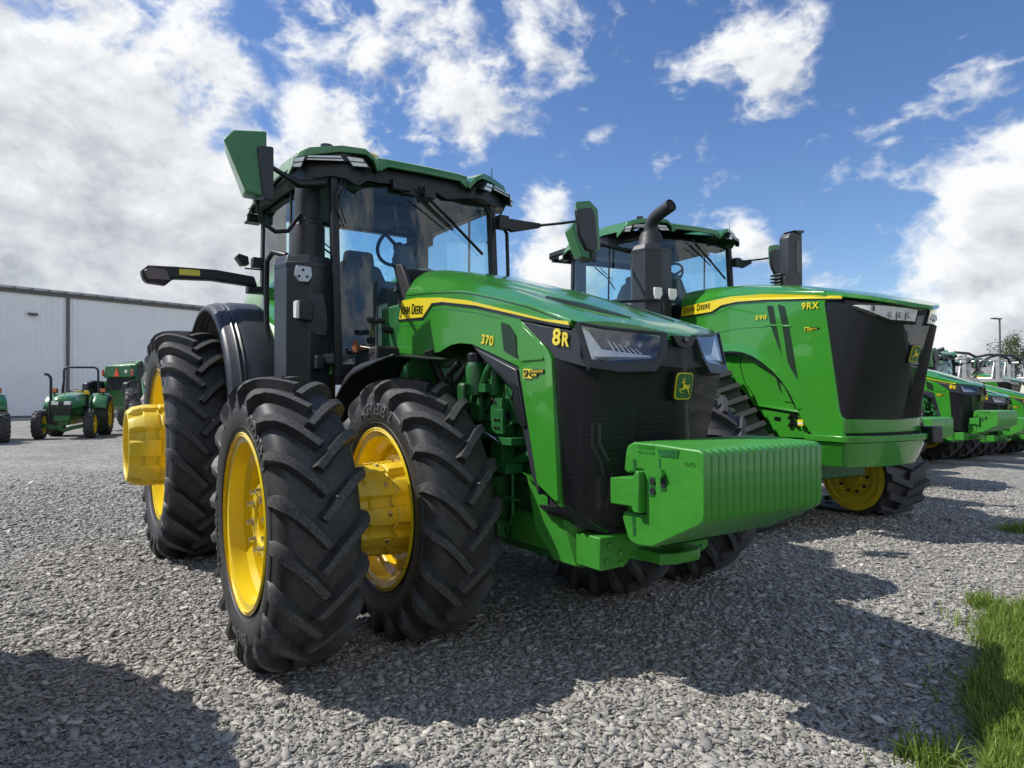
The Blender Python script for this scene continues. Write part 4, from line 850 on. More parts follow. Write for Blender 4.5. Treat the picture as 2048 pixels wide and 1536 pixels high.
# ---------------------------------------------------------------- tracked tractor
def track_module(root,S,x0,name='rubber_track'):
    circ=[(x0+.02,1.24,.60),(x0+.95,.45,.41),(x0-1.30,.45,.41)]
    pts=[(cx+r*math.cos(rad(a)),cz+r*math.sin(rad(a))) for cx,cz,r in circ for a in range(0,360,6)]
    pts=sorted(set((round(a,4),round(b,4)) for a,b in pts))
    def half(P):
        h=[]
        for p in P:
            while len(h)>=2 and (h[-1][0]-h[-2][0])*(p[1]-h[-2][1])-(h[-1][1]-h[-2][1])*(p[0]-h[-2][0])<=0: h.pop()
            h.append(p)
        return h
    hull=half(pts)[:-1]+half(pts[::-1])[:-1]
    # resample
    L=[0]
    for i in range(len(hull)): L.append(L[-1]+math.dist(hull[i],hull[(i+1)%len(hull)]))
    tot=L[-1]; hx=[p[0] for p in hull]+[hull[0][0]]; hz=[p[1] for p in hull]+[hull[0][1]]
    def at(s_):
        s_%=tot; return Vector((interp(s_,L,hx),interp(s_,L,hz)))
    N=150; m=MB(); rows=[]
    def frame(s_): p=at(s_); t=(at(s_+.02)-at(s_-.02)).normalized(); return p,t,Vector((t.y,-t.x))
    y0,y1=.75,1.46
    for i in range(N+1):
        p,t,n=frame(tot*i/N); a=p; b=p+n*.035
        rows.append([(a.x,S*y0,a.y),(b.x,S*y0,b.y),(b.x,S*y1,b.y),(a.x,S*y1,a.y),(a.x,S*y0,a.y)])
    m.grid(rows)
    nl=44
    for k in range(nl):
        for hs_ in(0,1):
            s0=tot*(k+.5*hs_)/nl; vs=[]
            ya,yb=(y0+.0,(y0+y1)/2+.03) if hs_==0 else (y1-.0,(y0+y1)/2-.03)
            for y,ds in((ya,.0),(lerp(ya,yb,.5),-.05),(yb,-.10)):
                for wd,h in((-.042,.03),(-.028,.085),(.028,.085),(.042,.03)):
                    p,t,n=frame(s0+ds+wd); q=p+n*h; vs.append((q.x,S*y,q.y))
            fs=[(j*4+q,j*4+q+1,j*4+q+5,j*4+q+4) for j in range(2) for q in range(3)]+[(3,2,1,0),(8,9,10,11)]
            o=len(m.v); m.v+=vs; m.f+=[tuple(i+o for i in f) for f in fs]; m.m+=[1 if q%3==1 and q<6 else 0 for q in range(6)]+[0,0]
    # inner drive lugs
    for k in range(nl):
        p,t,n=frame(tot*k/nl); q=p-n*.05; m.box(q.x-.03,q.x+.03,min(S*1.06,S*1.16),max(S*1.06,S*1.16),q.y-.03,q.y+.03)
    tr=fix(m.build(name,['rubber','rubber_worn'],root,smooth=35))
    for cx,cz,r,mn in((x0+.95,.45,.40,'yellow_cast'),(x0-1.30,.45,.40,'yellow_cast'),(x0+.02,1.24,.56,'green_frame')):
        w=MB(); prof=[(.76,.001),(.76,r*.25),(.79,r*.27),(.80,r*.55),(.775,r*.60),(.77,r*.80),(.755,r*.84),(.755,r),(1.0,r),(1.0,r*.5),(1.2,r*.5),(1.2,r),(1.45,r),(1.45,r*.84),(1.435,r*.8),(1.43,r*.6),(1.40,r*.55),(1.41,r*.27),(1.44,r*.25),(1.44,.001)]
        w.lathe([(S*a,q) for a,q in prof],(cx,0,cz),40,0)
        for k in range(10):
            a=2*math.pi*k/10; 
            for yy,d in((.772,-.02),(1.428,.02)): w.lathe([(S*yy,.020),(S*(yy+d),.018),(S*(yy+d),.0005)],(cx+r*.46*math.cos(a),0,cz+r*.46*math.sin(a)),8,1)
        fix(w.build('track_wheel',[mn,'pipe'],tr,smooth=35))
    w=MB(); w.prism([(x0-1.2,.40),(x0+.85,.40),(x0+.35,.80),(x0+.2,1.2),(x0-.2,1.2),(x0-.5,.8)],'y',S*.98,S*1.2); w.tube([(x0-.5,S*1.1,.25),(x0-.5,S*1.1,.26)],.2,16); fix(w.build('track_frame',['green_frame'],tr,bevel=.02))
def make_tracked():
    root=empty('tracked_tractor',(-1.6,4.54,0),rad(-6.4))
    hw=lambda x: interp(x,[-.6,1.65,1.95,2.13,2.24,2.31],[.62,.62,.575,.43,.22,.0])
    ts=[-1,-.97,-.92,-.84,-.72,-.5,-.25,0,.25,.5,.72,.84,.92,.97,1]
    sh=lambda t: interp(abs(t),[0,.3,.55,.75,.9,1],[1,.99,.93,.74,.40,0])
    zt=lambda x: interp(x,[-.8,-.42,-.09,.52,1.17,1.63,2.05,2.34],[2.74,2.75,2.74,2.68,2.57,2.465,2.345,2.235])
    zc=lambda x: interp(x,[-.5,-.33,.2,.95,1.65,1.96,2.34],[2.50,2.51,2.545,2.52,2.42,2.35,2.225])
    xl=lambda t: interp(abs(t),[0,.35,.70,.93,1],[2.32,2.25,2.14,1.96,1.66])
    rows=[]
    for i in range(25):
        s=i/24; row=[]
        for t in ts:
            x0=-.62+.22*abs(t)**2; x=lerp(x0,xl(t)+.02,s); y=t*.621; row.append((x,y,lerp(zc(x),zt(x),sh(t))))
        rows.append(row)
    # front lip
    rows.append([(x+.01,y*1.005,z-.035) for x,y,z in rows[-1]])
    rows.append([(x-.05,y*.97,z-.005) for x,y,z in rows[-1]]); rows=[[(r[0][0],r[0][1]*.95,r[0][2]-.02)]+r+[(r[-1][0],r[-1][1]*.95,r[-1][2]-.02)] for r in rows]
    m=MB(); m.grid(rows); face_up(m.build('hood',['green_paint'],root,smooth=30))
    side=[(-.33,2.52),(.2,2.54),(.95,2.525),(1.65,2.42),(1.70,2.38),(1.66,2.30),(1.81,1.26),(1.83,1.19),(1.86,1.17),(1.86,1.0),(1.50,1.0),(1.38,1.14),(1.34,1.22),(1.29,1.30),(1.17,1.5),(1.06,1.62),(.92,1.71),(.79,1.80),(.64,1.86),(.3,1.88),(-.45,1.85),(-.45,2.3)]
    a=MB(); a.prism(side,'y',-.585,-.622)
    for mm in(a,a.mirror()): fix(mm.build('side_panel',['green_paint'],root,bevel=.008,seg=3))
    # raised arch ridge
    a=MB(); A=[(.31,2.02),(.45,2.02),(.59,2.0),(.76,1.94),(.92,1.86),(1.05,1.77),(1.17,1.66),(1.25,1.58),(1.36,1.42),(1.44,1.28)]; B=[(.31,1.90),(.45,1.90),(.60,1.88),(.75,1.83),(.90,1.745),(1.02,1.66),(1.13,1.56),(1.2,1.48),(1.29,1.35),(1.33,1.25)]
    rows=[[(x,-.619,z) for x,z in A],[(lerp(p[0],q[0],.5),-.6265,lerp(p[1],q[1],.5)) for p,q in zip(A,B)],[(x,-.632,z) for x,z in B],[(x,-.60,z-.01) for x,z in B]]
    a.grid(rows)
    for mm in(a,a.mirror()): fix(mm.build('arch_ridge',['green_paint'],root,smooth=50))
    a=MB(); a.prism([(-.45,1.9),(.64,1.9),(.92,1.75),(1.17,1.55),(1.32,1.30),(1.42,1.20),(1.5,1.02),(1.5,.94),(1.04,.94),(.70,1.28),(.2,1.75),(-.45,1.8)],'y',-.50,-.545)
    a.prism([(1.05,1.55),(1.10,1.50),(1.24,1.33),(1.20,1.32),(1.10,1.33)],'y',-.54,-.556)
    for mm in(a,a.mirror()): fix(mm.build('inner_panel',['green_paint'],root,bevel=.01))
    a=MB(); a.prism([(.72,1.285),(.74,1.30),(1.34,1.235),(1.37,1.21),(1.30,1.215)],'y',-.545,-.60); a.prism([(.80,1.24),(1.30,1.20),(1.44,.96),(1.04,.95)],'y',-.545,-.575)
    fix(a.build('skirt_plate',['green_paint'],root,bevel=.005))
    for dz in(-.005,.075): a=MB(); a.prism([(1.185,1.075+dz),(1.24,1.145+dz),(1.265,1.145+dz),(1.325,1.075+dz),(1.29,1.075+dz),(1.252,1.112+dz),(1.22,1.075+dz)],'y',-.56,-.606); fix(a.build('chevron_slot',['black_decal'],root,smooth=0))
    a=MB(); a.prism([(1.0,1.17),(1.08,1.163),(1.08,1.125),(1.0,1.13)],'y',-.56,-.581); fix(a.build('small_plate',['black_decal'],root,smooth=0))
    a=MB(); a.prism([(.98,1.66),(1.04,1.64),(1.15,1.50),(1.265,1.335),(1.12,1.345),(1.03,1.48)],'y',-.54,-.5485); fix(a.build('corner_vent',['grille_mesh'],root,smooth=0))
    a=MB(); a.tube([(.52,-.547,1.87),(.50,-.547,1.72),(.56,-.547,1.55),(.70,-.547,1.38),(.74,-.547,1.30)],.004,5); fix(a.build('door_seam',['black_decal'],root))
    a=MB(); a.prism([(.30,1.90),(.64,1.885),(.93,1.735),(1.18,1.52),(1.33,1.25),(1.315,1.25),(1.165,1.50),(.92,1.71),(.64,1.862),(.30,1.878)],'y',-.60,-.6275); fix(a.build('arch_seal',['black_decal'],root,smooth=0))
    a=MB(); a.prism([(1.335,1.15),(1.40,1.145),(1.40,1.085),(1.335,1.09)],'y',-.60,-.6255,0); a.prism([(1.34,1.125),(1.395,1.12),(1.395,1.10),(1.34,1.105)],'y',-.60,-.6265,1); fix(a.build('warning_label',['yellow_decal','white_paint'],root,smooth=0))
    for cl in ([(-.30,2.34),(.16,2.345),(.54,2.425),(.93,2.40),(.965,2.37)],[(.25,2.13),(.60,2.15),(.95,2.135)]):
        a=MB(); a.prism(cl+[(x,z-.007) for x,z in cl[::-1]],'y',-.60,-.6235); fix(a.build('shut_line',['green_frame'],root,smooth=0))
    # vents
    for poly in ([(.955,2.36),(1.04,2.345),(1.085,2.14),(1.09,2.13),(1.155,1.80),(1.09,1.93),(.995,2.16)],[(1.10,2.36),(1.19,2.32),(1.24,2.11),(1.345,1.55),(1.21,1.74),(1.15,2.12)]):
        a=MB(); a.prism(poly,'y',-.60,-.6245,0); fix(a.build('side_vent',['grille_mesh'],root,smooth=0))
    a=MB(); a.prism([(.93,2.165),(1.26,2.12),(1.262,2.10),(.935,2.145)],'y',-.60,-.630); a.prism([(1.04,2.36),(1.10,2.36),(1.16,2.10),(1.22,1.74),(1.34,1.52),(1.155,1.79),(1.085,2.12)],'y',-.60,-.6285); fix(a.build('vent_bar',['green_paint'],root,bevel=.003))
    # stripe and lettering
    st=[(-.36,2.49),(-.02,2.505),(.3,2.515),(.45,2.52),(.95,2.485),(1.3,2.44),(1.84,2.352),(1.85,2.325),(1.3,2.388),(.95,2.425),(.52,2.452),(.30,2.440),(.14,2.382),(-.38,2.375)]
    def yo(p): return -.633 if p[0]<1.70 else -.633+(p[0]-1.70)*.10
    a=MB(); a.prism(st,'y',-.60,yo,0)
    a.prism([(x,z-.013) for x,z in st[7:]]+[(x,z) for x,z in st[7:][::-1]],'y',-.60,lambda p:yo(p)-.001,1)
    for mm in(a,a.mirror()): fix(mm.build('stripe',['yellow_decal','black_decal'],root,smooth=0))
    text('John Deere',.105,(-.33,-.6355,2.412),(1,0,.035),(.1,0,1),'black_decal','lettering',root,bold=.0,small=.78,space=1.14,shear=.12,width=.46)
    text('9RX',.092,(1.40,-.632,2.272),(1,0,-.07),(0,0,1),'yellow_decal','model_number',root,bold=.016,extr=.001,width=.20,space=1.18)
    text('590',.066,(.80,-.632,2.220),(1,0,-.03),(0,0,1),'yellow_decal','model_number',root,bold=.014,extr=.001,width=.15,space=1.15)
    a=MB(); a.prism([(1.43,2.045),(1.49,2.04),(1.49,2.08),(1.43,2.085)],'y',-.60,-.6265,0); a.prism([(1.49,2.05),(1.54,2.045),(1.54,2.055),(1.60,2.05),(1.60,2.068),(1.49,2.078)],'y',-.60,-.6262,1); fix(a.build('dealer_sticker',['yellow_decal','black_decal'],root,smooth=0))
    text('SN',.040,(1.435,-.628,2.048),(1,0,-.03),(0,0,1),'black_decal','sticker_lettering',root,bold=.03,extr=.0008,space=.9)
    text('SYDENSTRICKER',.013,(1.493,-.628,2.062),(1,0,-.08),(0,0,1),'yellow_decal','sticker_lettering',root,bold=.01,extr=.0008,space=.85)
    text('NOBBE',.013,(1.493,-.628,2.049),(1,0,-.08),(0,0,1),'yellow_decal','sticker_lettering',root,bold=.01,extr=.0008,space=.85)
    # nose: curved grille
    top=[(1.64,-.610),(1.80,-.600),(1.94,-.575),(2.06,-.49),(2.14,-.40),(2.21,-.24),(2.26,-.10),(2.275,0)]
    bot=[(1.815,-.610),(1.84,-.600),(1.87,-.575),(1.90,-.50),(1.935,-.40),(1.96,-.24),(1.975,-.10),(1.98,0)]
    full=lambda L:L+[(x,-y) for x,y in L[-2::-1]]
    rows=[]
    for i in range(9):
        f=i/8; rows.append([(lerp(a_[0],b_[0],f),lerp(a_[1],b_[1],f),lerp(interp(a_[0],[1.64,2.275],[2.36,2.22]),1.17-.02*(1-abs(a_[1])/.61),f)) for a_,b_ in zip(full(top),full(bot))])
    m=MB(); m.grid(rows); fix(m.build('grille',['grille_mesh'],root,smooth=40))
    m=MB()
    for k in range(13):
        y=.12+k*.035; t=interp(y,[0,.1,.24,.4,.49,.575,.61],[2.275,2.26,2.21,2.14,2.06,1.94,1.64]); b=interp(y,[0,.1,.24,.4,.5,.575],[1.98,1.975,1.96,1.935,1.90,1.87])
        m.tube([(t+.004,y,2.08),(b+.004,y,1.17)],.006,6)
    fix(m.build('grille_bars',['black_plastic'],root))
    m=MB(); m.box(1.15,1.35,-.52,.52,1.15,2.3); m.box(1.35,1.36,-.05,-.02,1.2,2.2); m.box(1.5,1.54,-.50,-.46,1.2,2.3); m.box(-.4,1.15,-.45,.45,1.0,2.40); fix(m.build('radiator',['dark_inside'],root))
    # headlights on the curved nose
    def np_(y,z,d=0):
        yy=abs(y); t=interp(yy,[0,.1,.24,.4,.49,.575,.61],[2.275,2.26,2.21,2.14,2.06,1.94,1.64]); b=interp(yy,[0,.1,.24,.4,.5,.575,.61],[1.98,1.975,1.96,1.935,1.90,1.87,1.815]); return Vector((lerp(b,t,(z-1.16)/1.06)+d,y,z))
    def strip(up,lo,d0,d1,mi,mb):
        n=len(up); vs=[np_(*p,d1) for p in up]+[np_(*p,d1) for p in lo]+[np_(*p,d0) for p in up]+[np_(*p,d0) for p in lo]
        fs=[(i,i+1,n+i+1,n+i) for i in range(n-1)]+[(2*n+i,2*n+i+1,i+1,i) for i in range(n-1)]+[(n+i,n+i+1,3*n+i+1,3*n+i) for i in range(n-1)]+[(0,n,3*n,2*n),(n-1,2*n-1,4*n-1,3*n-1)]
        mb.add(vs,fs,mi)
    ysl=[-.60,-.57,-.50,-.42,-.34,-.26,-.18,-.10]
    up=[(y,interp(-y,[.1,.6],[2.205,2.262])) for y in ysl]; lo=[(y,interp(-y,[.10,.34,.46,.54,.60],[2.085,2.10,2.15,2.215,2.258])) for y in ysl]
    upO=[(y*1.0-(.015 if i==0 else 0)+(.02 if i==7 else 0),z+.012) for i,(y,z) in enumerate(up)]; loO=[(y*1.0-(.015 if i==0 else 0)+(.02 if i==7 else 0),z-.022) for i,(y,z) in enumerate(lo)]
    for S in(-1,1):
        m=MB(); strip(upO,loO,-.03,.010,0,m); m=m if S<0 else m.mirror(); fr=fix(m.build('headlight',['black_gloss'],root,smooth=40))
        m=MB(); strip([(y,z-.006) for y,z in up],[(y,z+.006) for y,z in lo],.0,.0125,0,m)
        if S>0: m=m.mirror()
        fix(m.build('reflector',['lamp_lens'],fr,smooth=40))
        m=MB()
        for y in(-.35,-.26,-.17): c=np_(y,2.15,.014); m.lathe([(0,.0005),(0,.030),(.006,.028),(.006,.020),(.003,.012),(.004,.0005)],tuple(c),16,1,ax='x')
        for y in(-.30,-.215): c=np_(y,2.15,.014); m.box(c.x-.002,c.x+.006,y-.002,y+.002,2.10,2.20,0)
        c=np_(-.48,2.205,.014); m.box(c.x-.01,c.x+.006,-.50,-.445,2.19,2.245,0)
        if S>0: m=m.mirror()
        fix(m.build('projector_lens',['cab_trim','steel'],fr))
    emblem(root,(2.17,0,1.79),.13,.15,tilt=-.28)
    # bumper bands: extruded along the nose plan
    def band(z0,z1,off,mn,name,back=1.45,boff=0):
        L=[(back,-.62)]+[(x,y) for x,y in bot]; L=full(L)
        o=lambda x,y,k:(x+k*(1 if x>1.7 else 0),y+k*(-1 if y<0 else 1 if y>0 else 0)*(1 if abs(y)>.3 else 0),)
        r=[[(*o(x,y,off-.04+boff),z0-.0) for x,y in L],[(*o(x,y,off+boff),z0) for x,y in L],[(*o(x,y,off),z1) for x,y in L],[(*o(x,y,off-.06),z1+.004) for x,y in L]]
        m=MB(); m.grid(r); return fix(m.build(name,[mn],root,smooth=30,bevel=.006,solid=.02))
    band(1.03,1.165,.0,'green_paint','nose_band'); band(.945,1.005,.055,'green_paint','bumper_ledge'); band(.70,.94,.035,'green_paint','bumper_skirt',back=1.40,boff=-.07); band(1.0,1.03,-.02,'dark_inside','nose_gap')
    m=MB(); m.box(1.2,1.60,-.42,.42,.92,1.15); m.prism([(1.32,.95),(1.50,.95),(1.50,.74),(1.36,.74)],'y',-.655,-.60); m.box(-1.5,1.3,-.5,.5,.5,1.1); m.tube([(.0,-1.1,1.24),(.0,1.1,1.24)],.2,16)
    m.box(-6.0,-1.2,-.5,.5,.7,1.3); m.box(-6.0,-3.2,-.9,.9,1.2,1.5); m.tube([(-4.2,-1.1,1.24),(-4.2,1.1,1.24)],.2,16)
    fix(m.build('chassis',['green_frame'],root,bevel=.02))
    m=MB(); m.box(1.80,1.98,.60,.78,.90,1.07); m.box(1.74,1.86,.55,.66,1.02,1.12); fix(m.build('front_coupler',['black_plastic'],root,bevel=.015))
    # cab, stack, intake, mirrors
    ox,oz=.4765,.35
    m=MB(); m.box(-3.2,-.55,-.85,.85,1.5,2.0); m.box(-.9,-.35,-.6,.6,1.5,2.55); fix(m.build('cab_base',['dark_inside'],root,bevel=.03))
    make_cab(root,ox,oz); mirror_R(root,ox,oz-.12,-1,out=.50); mirror_L(root,ox-.0,oz-.06,-.30)
    cx_,cy_=-.62,-.91; o=[(cx_+.262*math.cos(rad(a)),cy_+.262*math.sin(rad(a))) for a in range(-100,260,45)]
    m=MB(); m.prism(o,'z',1.9,3.21); n=len(o); m.add([(x,y,3.21) for x,y in o]+[(cx_+(x-cx_)*.86,cy_+(y-cy_)*.86,3.27) for x,y in o],[(i,(i+1)%n,n+(i+1)%n,n+i) for i in range(n)]+[tuple(range(n,2*n))]); m.prism([(cx_+(x-cx_)*1.012,cy_+(y-cy_)*1.012) for x,y in o],'z',3.17,3.212)
    case=fix(m.build('exhaust_case',['grey_plastic'],root,bevel=.006))
    m=MB(); m.lathe([(0,.17),(.04,.165),(.05,.15),(.14,.14),(.19,.115),(.20,.10)],(cx_,cy_,3.26),28,ax='z'); m.tube([(cx_,cy_,3.38),(cx_,cy_,3.47),(cx_+.012,cy_,3.53),(cx_+.05,cy_,3.585),(cx_+.11,cy_,3.625),(cx_+.20,cy_,3.655),(cx_+.38,cy_+.01,3.705)],[.095,.088,.084,.082,.080,.078,.078],20,close=False); m.tube([(cx_+.375,cy_+.01,3.703),(cx_+.20,cy_,3.652)],.068,20,1)
    pb=[p for p in m.v]
    fix(m.build('exhaust_pipe',['pipe','dark_inside'],case,smooth=50))
    m=MB(); m.prism([(-.18,.0),(.06,.0),(.06,.55),(-.18,.60)],'z',0,0) if False else None
    for yy in(-1.06,-.83):
        c=(cx_+.30,yy,2.64); m.prism([(yy-.06,2.70),(yy+.05,2.70),(yy+.06,2.62),(yy+.02,2.56),(yy-.04,2.56),(yy-.06,2.62)],'x',c[0]-.0,c[0]+.03,0); m.tube([(c[0],yy,2.56),(c[0]-.02,(yy-.95)*.5-.95,2.47)],.01,6,1)
    m.tube([(cx_+.29,-.95,2.55),(cx_+.30,-.95,2.30)],.018,8,1)
    fix(m.build('lamp_bracket',['lamp_lens','black_plastic'],case,bevel=.004))
    m=MB(); m.prism([(.22,2.55),(.22,3.27),(.26,3.33),(.43,3.36),(.45,3.34),(.45,2.55)],'x',.40,.54,0); m.box(.535,.547,.34,.42,2.85,3.25,1); m.prism([(.40,3.32),(.475,3.35),(.475,3.375),(.30,3.36)],'x',.38,.555,0); m.box(.38,.54,.15,.23,2.5,2.80,0)
    for k in range(6): m.box(.34,.50,.12,.20,2.62+k*.04,2.64+k*.04,0)
    fix(m.build('air_intake',['grey_plastic','black_gloss'],root,bevel=.02))
    for x0 in(0,-4.2):
        for S in(-1,1): track_module(root,S,x0)
    return tag(root,'big green tractor on rubber tracks with open exhaust stack, second from the left in the row','tractor')
T9=make_tracked(); T9['label']='big green tractor on rubber tracks with angled exhaust pipe'

# ---------------------------------------------------------------- ground
def gravel():
    m=bpy.data.materials.new('gravel'); m.use_nodes=True; nt=m.node_tree; N=nt.nodes; L=nt.links; b=N['Principled BSDF']; b.inputs['Roughness'].default_value=.85; b.inputs['Specular IOR Level'].default_value=.3
    geo=N.new('ShaderNodeNewGeometry')
    def vor(scale,feat='F1'):
        v=N.new('ShaderNodeTexVoronoi'); v.feature=feat; v.inputs['Scale'].default_value=scale; L.new(geo.outputs['Position'],v.inputs['Vector']); return v
    v1=vor(62); v2=vor(140)
    cr=N.new('ShaderNodeValToRGB'); e=cr.color_ramp.elements; e[0].position=0; e[0].color=(.20,.192,.176,1); e[1].position=1; e[1].color=(.62,.594,.535,1); e2=cr.color_ramp.elements.new(.5); e2.color=(.38,.365,.332,1)
    sx=N.new('ShaderNodeSeparateColor'); L.new(v1.outputs['Color'],sx.inputs[0]); L.new(sx.outputs[0],cr.inputs[0])
    n=N.new('ShaderNodeTexNoise'); n.inputs['Scale'].default_value=.7; n.inputs['Detail'].default_value=5; L.new(geo.outputs['Position'],n.inputs['Vector'])
    mr=N.new('ShaderNodeMapRange'); mr.inputs['From Min'].default_value=.3; mr.inputs['From Max'].default_value=.7; mr.inputs['To Min'].default_value=.82; mr.inputs['To Max'].default_value=1.14; L.new(n.outputs['Fac'],mr.inputs['Value'])
    mx=N.new('ShaderNodeMix'); mx.data_type='RGBA'; mx.blend_type='MULTIPLY'; mx.inputs[0].default_value=1; L.new(cr.outputs[0],mx.inputs[6]); L.new(mr.outputs[0],mx.inputs[7])
    v3=vor(15); s3=N.new('ShaderNodeSeparateColor'); L.new(v3.outputs['Color'],s3.inputs[0]); v4=vor(33); s4=N.new('ShaderNodeSeparateColor'); L.new(v4.outputs['Color'],s4.inputs[0])
    av=N.new('ShaderNodeMath'); av.operation='ADD'; L.new(s3.outputs[0],av.inputs[0]); L.new(s4.outputs[0],av.inputs[1])
    r3=N.new('ShaderNodeMapRange'); r3.inputs['From Max'].default_value=2; r3.inputs['To Min'].default_value=.48; r3.inputs['To Max'].default_value=1.48; L.new(av.outputs[0],r3.inputs['Value'])
    x3=N.new('ShaderNodeMix'); x3.data_type='RGBA'; x3.blend_type='MULTIPLY'; x3.inputs[0].default_value=1; L.new(mx.outputs[2],x3.inputs[6]); L.new(r3.outputs[0],x3.inputs[7]); mx=x3
    # brown bits of dry weed
    n2=N.new('ShaderNodeTexNoise'); n2.inputs['Scale'].default_value=2.3; n2.inputs['Detail'].default_value=9; n2.inputs['Roughness'].default_value=.8; L.new(geo.outputs['Position'],n2.inputs['Vector'])
    m2=N.new('ShaderNodeMapRange'); m2.inputs['From Min'].default_value=.64; m2.inputs['From Max'].default_value=.72; m2.inputs['To Max'].default_value=.55; L.new(n2.outputs['Fac'],m2.inputs['Value'])
    mb_=N.new('ShaderNodeMix'); mb_.data_type='RGBA'; mb_.inputs[7].default_value=(.20,.16,.10,1); L.new(m2.outputs[0],mb_.inputs[0]); L.new(mx.outputs[2],mb_.inputs[6]); L.new(mb_.outputs[2],b.inputs['Base Color'])
    sb=N.new('ShaderNodeMath'); sb.operation='SUBTRACT'; L.new(sx.outputs[1],sb.inputs[0]); L.new(v1.outputs['Distance'],sb.inputs[1])
    ad=N.new('ShaderNodeMath'); ad.operation='MULTIPLY_ADD'; ad.inputs[1].default_value=-.4; L.new(v2.outputs['Distance'],ad.inputs[0]); L.new(sb.outputs[0],ad.inputs[2])
    bp=N.new('ShaderNodeBump'); bp.inputs['Strength'].default_value=.9; bp.inputs['Distance'].default_value=.016; L.new(ad.outputs[0],bp.inputs['Height']); L.new(bp.outputs[0],b.inputs['Normal'])
    M['gravel']=m
    m=bpy.data.materials.new('stone'); m.use_nodes=True; nt=m.node_tree; N=nt.nodes; L=nt.links; b=N['Principled BSDF']; b.inputs['Roughness'].default_value=.78; b.inputs['Specular IOR Level'].default_value=.35
    g=N.new('ShaderNodeNewGeometry'); cr=N.new('ShaderNodeValToRGB'); e=cr.color_ramp.elements; e[0].color=(.24,.23,.21,1); e[1].color=(.66,.63,.56,1); q=e.new(.6); q.color=(.41,.393,.36,1); q=e.new(.93); q.color=(.49,.465,.415,1); L.new(g.outputs['Random Per Island'],cr.inputs[0])
    n=N.new('ShaderNodeTexNoise'); n.inputs['Scale'].default_value=70; n.inputs['Detail'].default_value=5; L.new(g.outputs['Position'],n.inputs['Vector'])
    mr=N.new('ShaderNodeMapRange'); mr.inputs['From Min'].default_value=.3; mr.inputs['From Max'].default_value=.7; mr.inputs['To Min'].default_value=.75; mr.inputs['To Max'].default_value=1.2; L.new(n.outputs['Fac'],mr.inputs['Value'])
    mx=N.new('ShaderNodeMix'); mx.data_type='RGBA'; mx.blend_type='MULTIPLY'; mx.inputs[0].default_value=1; L.new(cr.outputs[0],mx.inputs[6]); L.new(mr.outputs[0],mx.inputs[7]); L.new(mx.outputs[2],b.inputs['Base Color'])
    M['stone']=m
gravel()
m=MB(); xs=[-260,-120,-60,-30,-12,-6,0,6,30,90,260]; ysv=[-260,-80,-30,-10,0,5,8,9.85,11.5,13.86,18,22.6,60,120,260]
m.grid([[(x,y,gz(x,y)) for y in ysv] for x in xs],flip=False); gr=m.build('ground',['gravel'],None); gr['kind']='structure'
if gr.data.polygons[0].normal.z<0: gr.data.flip_normals()
def edge(y): return 2.65-.27*y+.07*np.sin(y*2.3+.6)+.05*np.sin(y*5.1)+np.clip(y-2.9,0,9)*.9
def stones():
    n=420000
    r=np.sqrt(RNG.random(n*4))*15.5; r=r[RNG.random(n*4)<np.clip(2.2/np.maximum(r-1.3,1)**1.25,.02,1)*np.clip((15.5-r)/5,0,1)]; r=r[r>1.6][:n]; n=len(r)
    a=YAW+RNG.uniform(-.80,.80,n); px=CAM.x+r*np.cos(a); py=CAM.y+r*np.sin(a)
    s=np.exp(RNG.normal(-5.22,.52,n)); s=np.clip(s,.003,.024)*(1+.04*np.maximum(r-4,0))
    base=np.array([[-1,-.7,-1],[1,-.8,-1],[.9,.8,-1],[-.8,1,-1],[-.9,-.7,1],[.85,-.6,1],[.8,.8,1],[-.7,.8,1]],float)
    V=np.repeat(base[None],n,0)*(1+RNG.uniform(-.42,.42,(n,8,3)))
    V[:,:,0]*=(s*RNG.uniform(1.1,2.0,n))[:,None]; V[:,:,1]*=(s*RNG.uniform(.7,1.15,n))[:,None]; V[:,:,2]*=(s*RNG.uniform(.12,.32,n))[:,None]
    # random orientation: tilt then yaw
    t=RNG.normal(0,.25,n); c,q=np.cos(t)[:,None],np.sin(t)[:,None]; x,z=V[:,:,0].copy(),V[:,:,2].copy(); V[:,:,0]=x*c-z*q; V[:,:,2]=x*q+z*c
    t=RNG.normal(0,.25,n); c,q=np.cos(t)[:,None],np.sin(t)[:,None]; y,z=V[:,:,1].copy(),V[:,:,2].copy(); V[:,:,1]=y*c-z*q; V[:,:,2]=y*q+z*c
    t=RNG.uniform(0,6.28,n); c,q=np.cos(t)[:,None],np.sin(t)[:,None]; x,y=V[:,:,0].copy(),V[:,:,1].copy(); V[:,:,0]=x*c-y*q; V[:,:,1]=x*q+y*c
    V[:,:,0]+=px[:,None]; V[:,:,1]+=py[:,None]; V[:,:,2]+=(s*.22+RNG.uniform(0,.005,n)+np.interp(py,[5,8,9.85,11.5,13.86,18,22.6,60],[0,-.12,-.22,-.20,-.18,-.45,-.60,-1.5]))[:,None]
    fc=np.array([[3,2,1,0],[4,5,6,7],[0,1,5,4],[1,2,6,5],[2,3,7,6],[3,0,4,7]]); Fc=(fc[None]+(np.arange(n)*8)[:,None,None]).reshape(-1)
    me=bpy.data.meshes.new('gravel_stones'); me.vertices.add(n*8); me.vertices.foreach_set('co',V.reshape(-1)); nf=n*6
    me.loops.add(nf*4); me.loops.foreach_set('vertex_index',Fc.astype(np.int32)); me.polygons.add(nf); me.polygons.foreach_set('loop_start',np.arange(0,nf*4,4,dtype=np.int32)); me.polygons.foreach_set('loop_total',np.full(nf,4,dtype=np.int32))
    me.update(calc_edges=True); me.materials.append(M['stone']); o=bpy.data.objects.new('gravel_stones',me); COL.objects.link(o); tag(o,'loose grey crushed stone covering the yard in the foreground','gravel',kind='stuff')
stones()
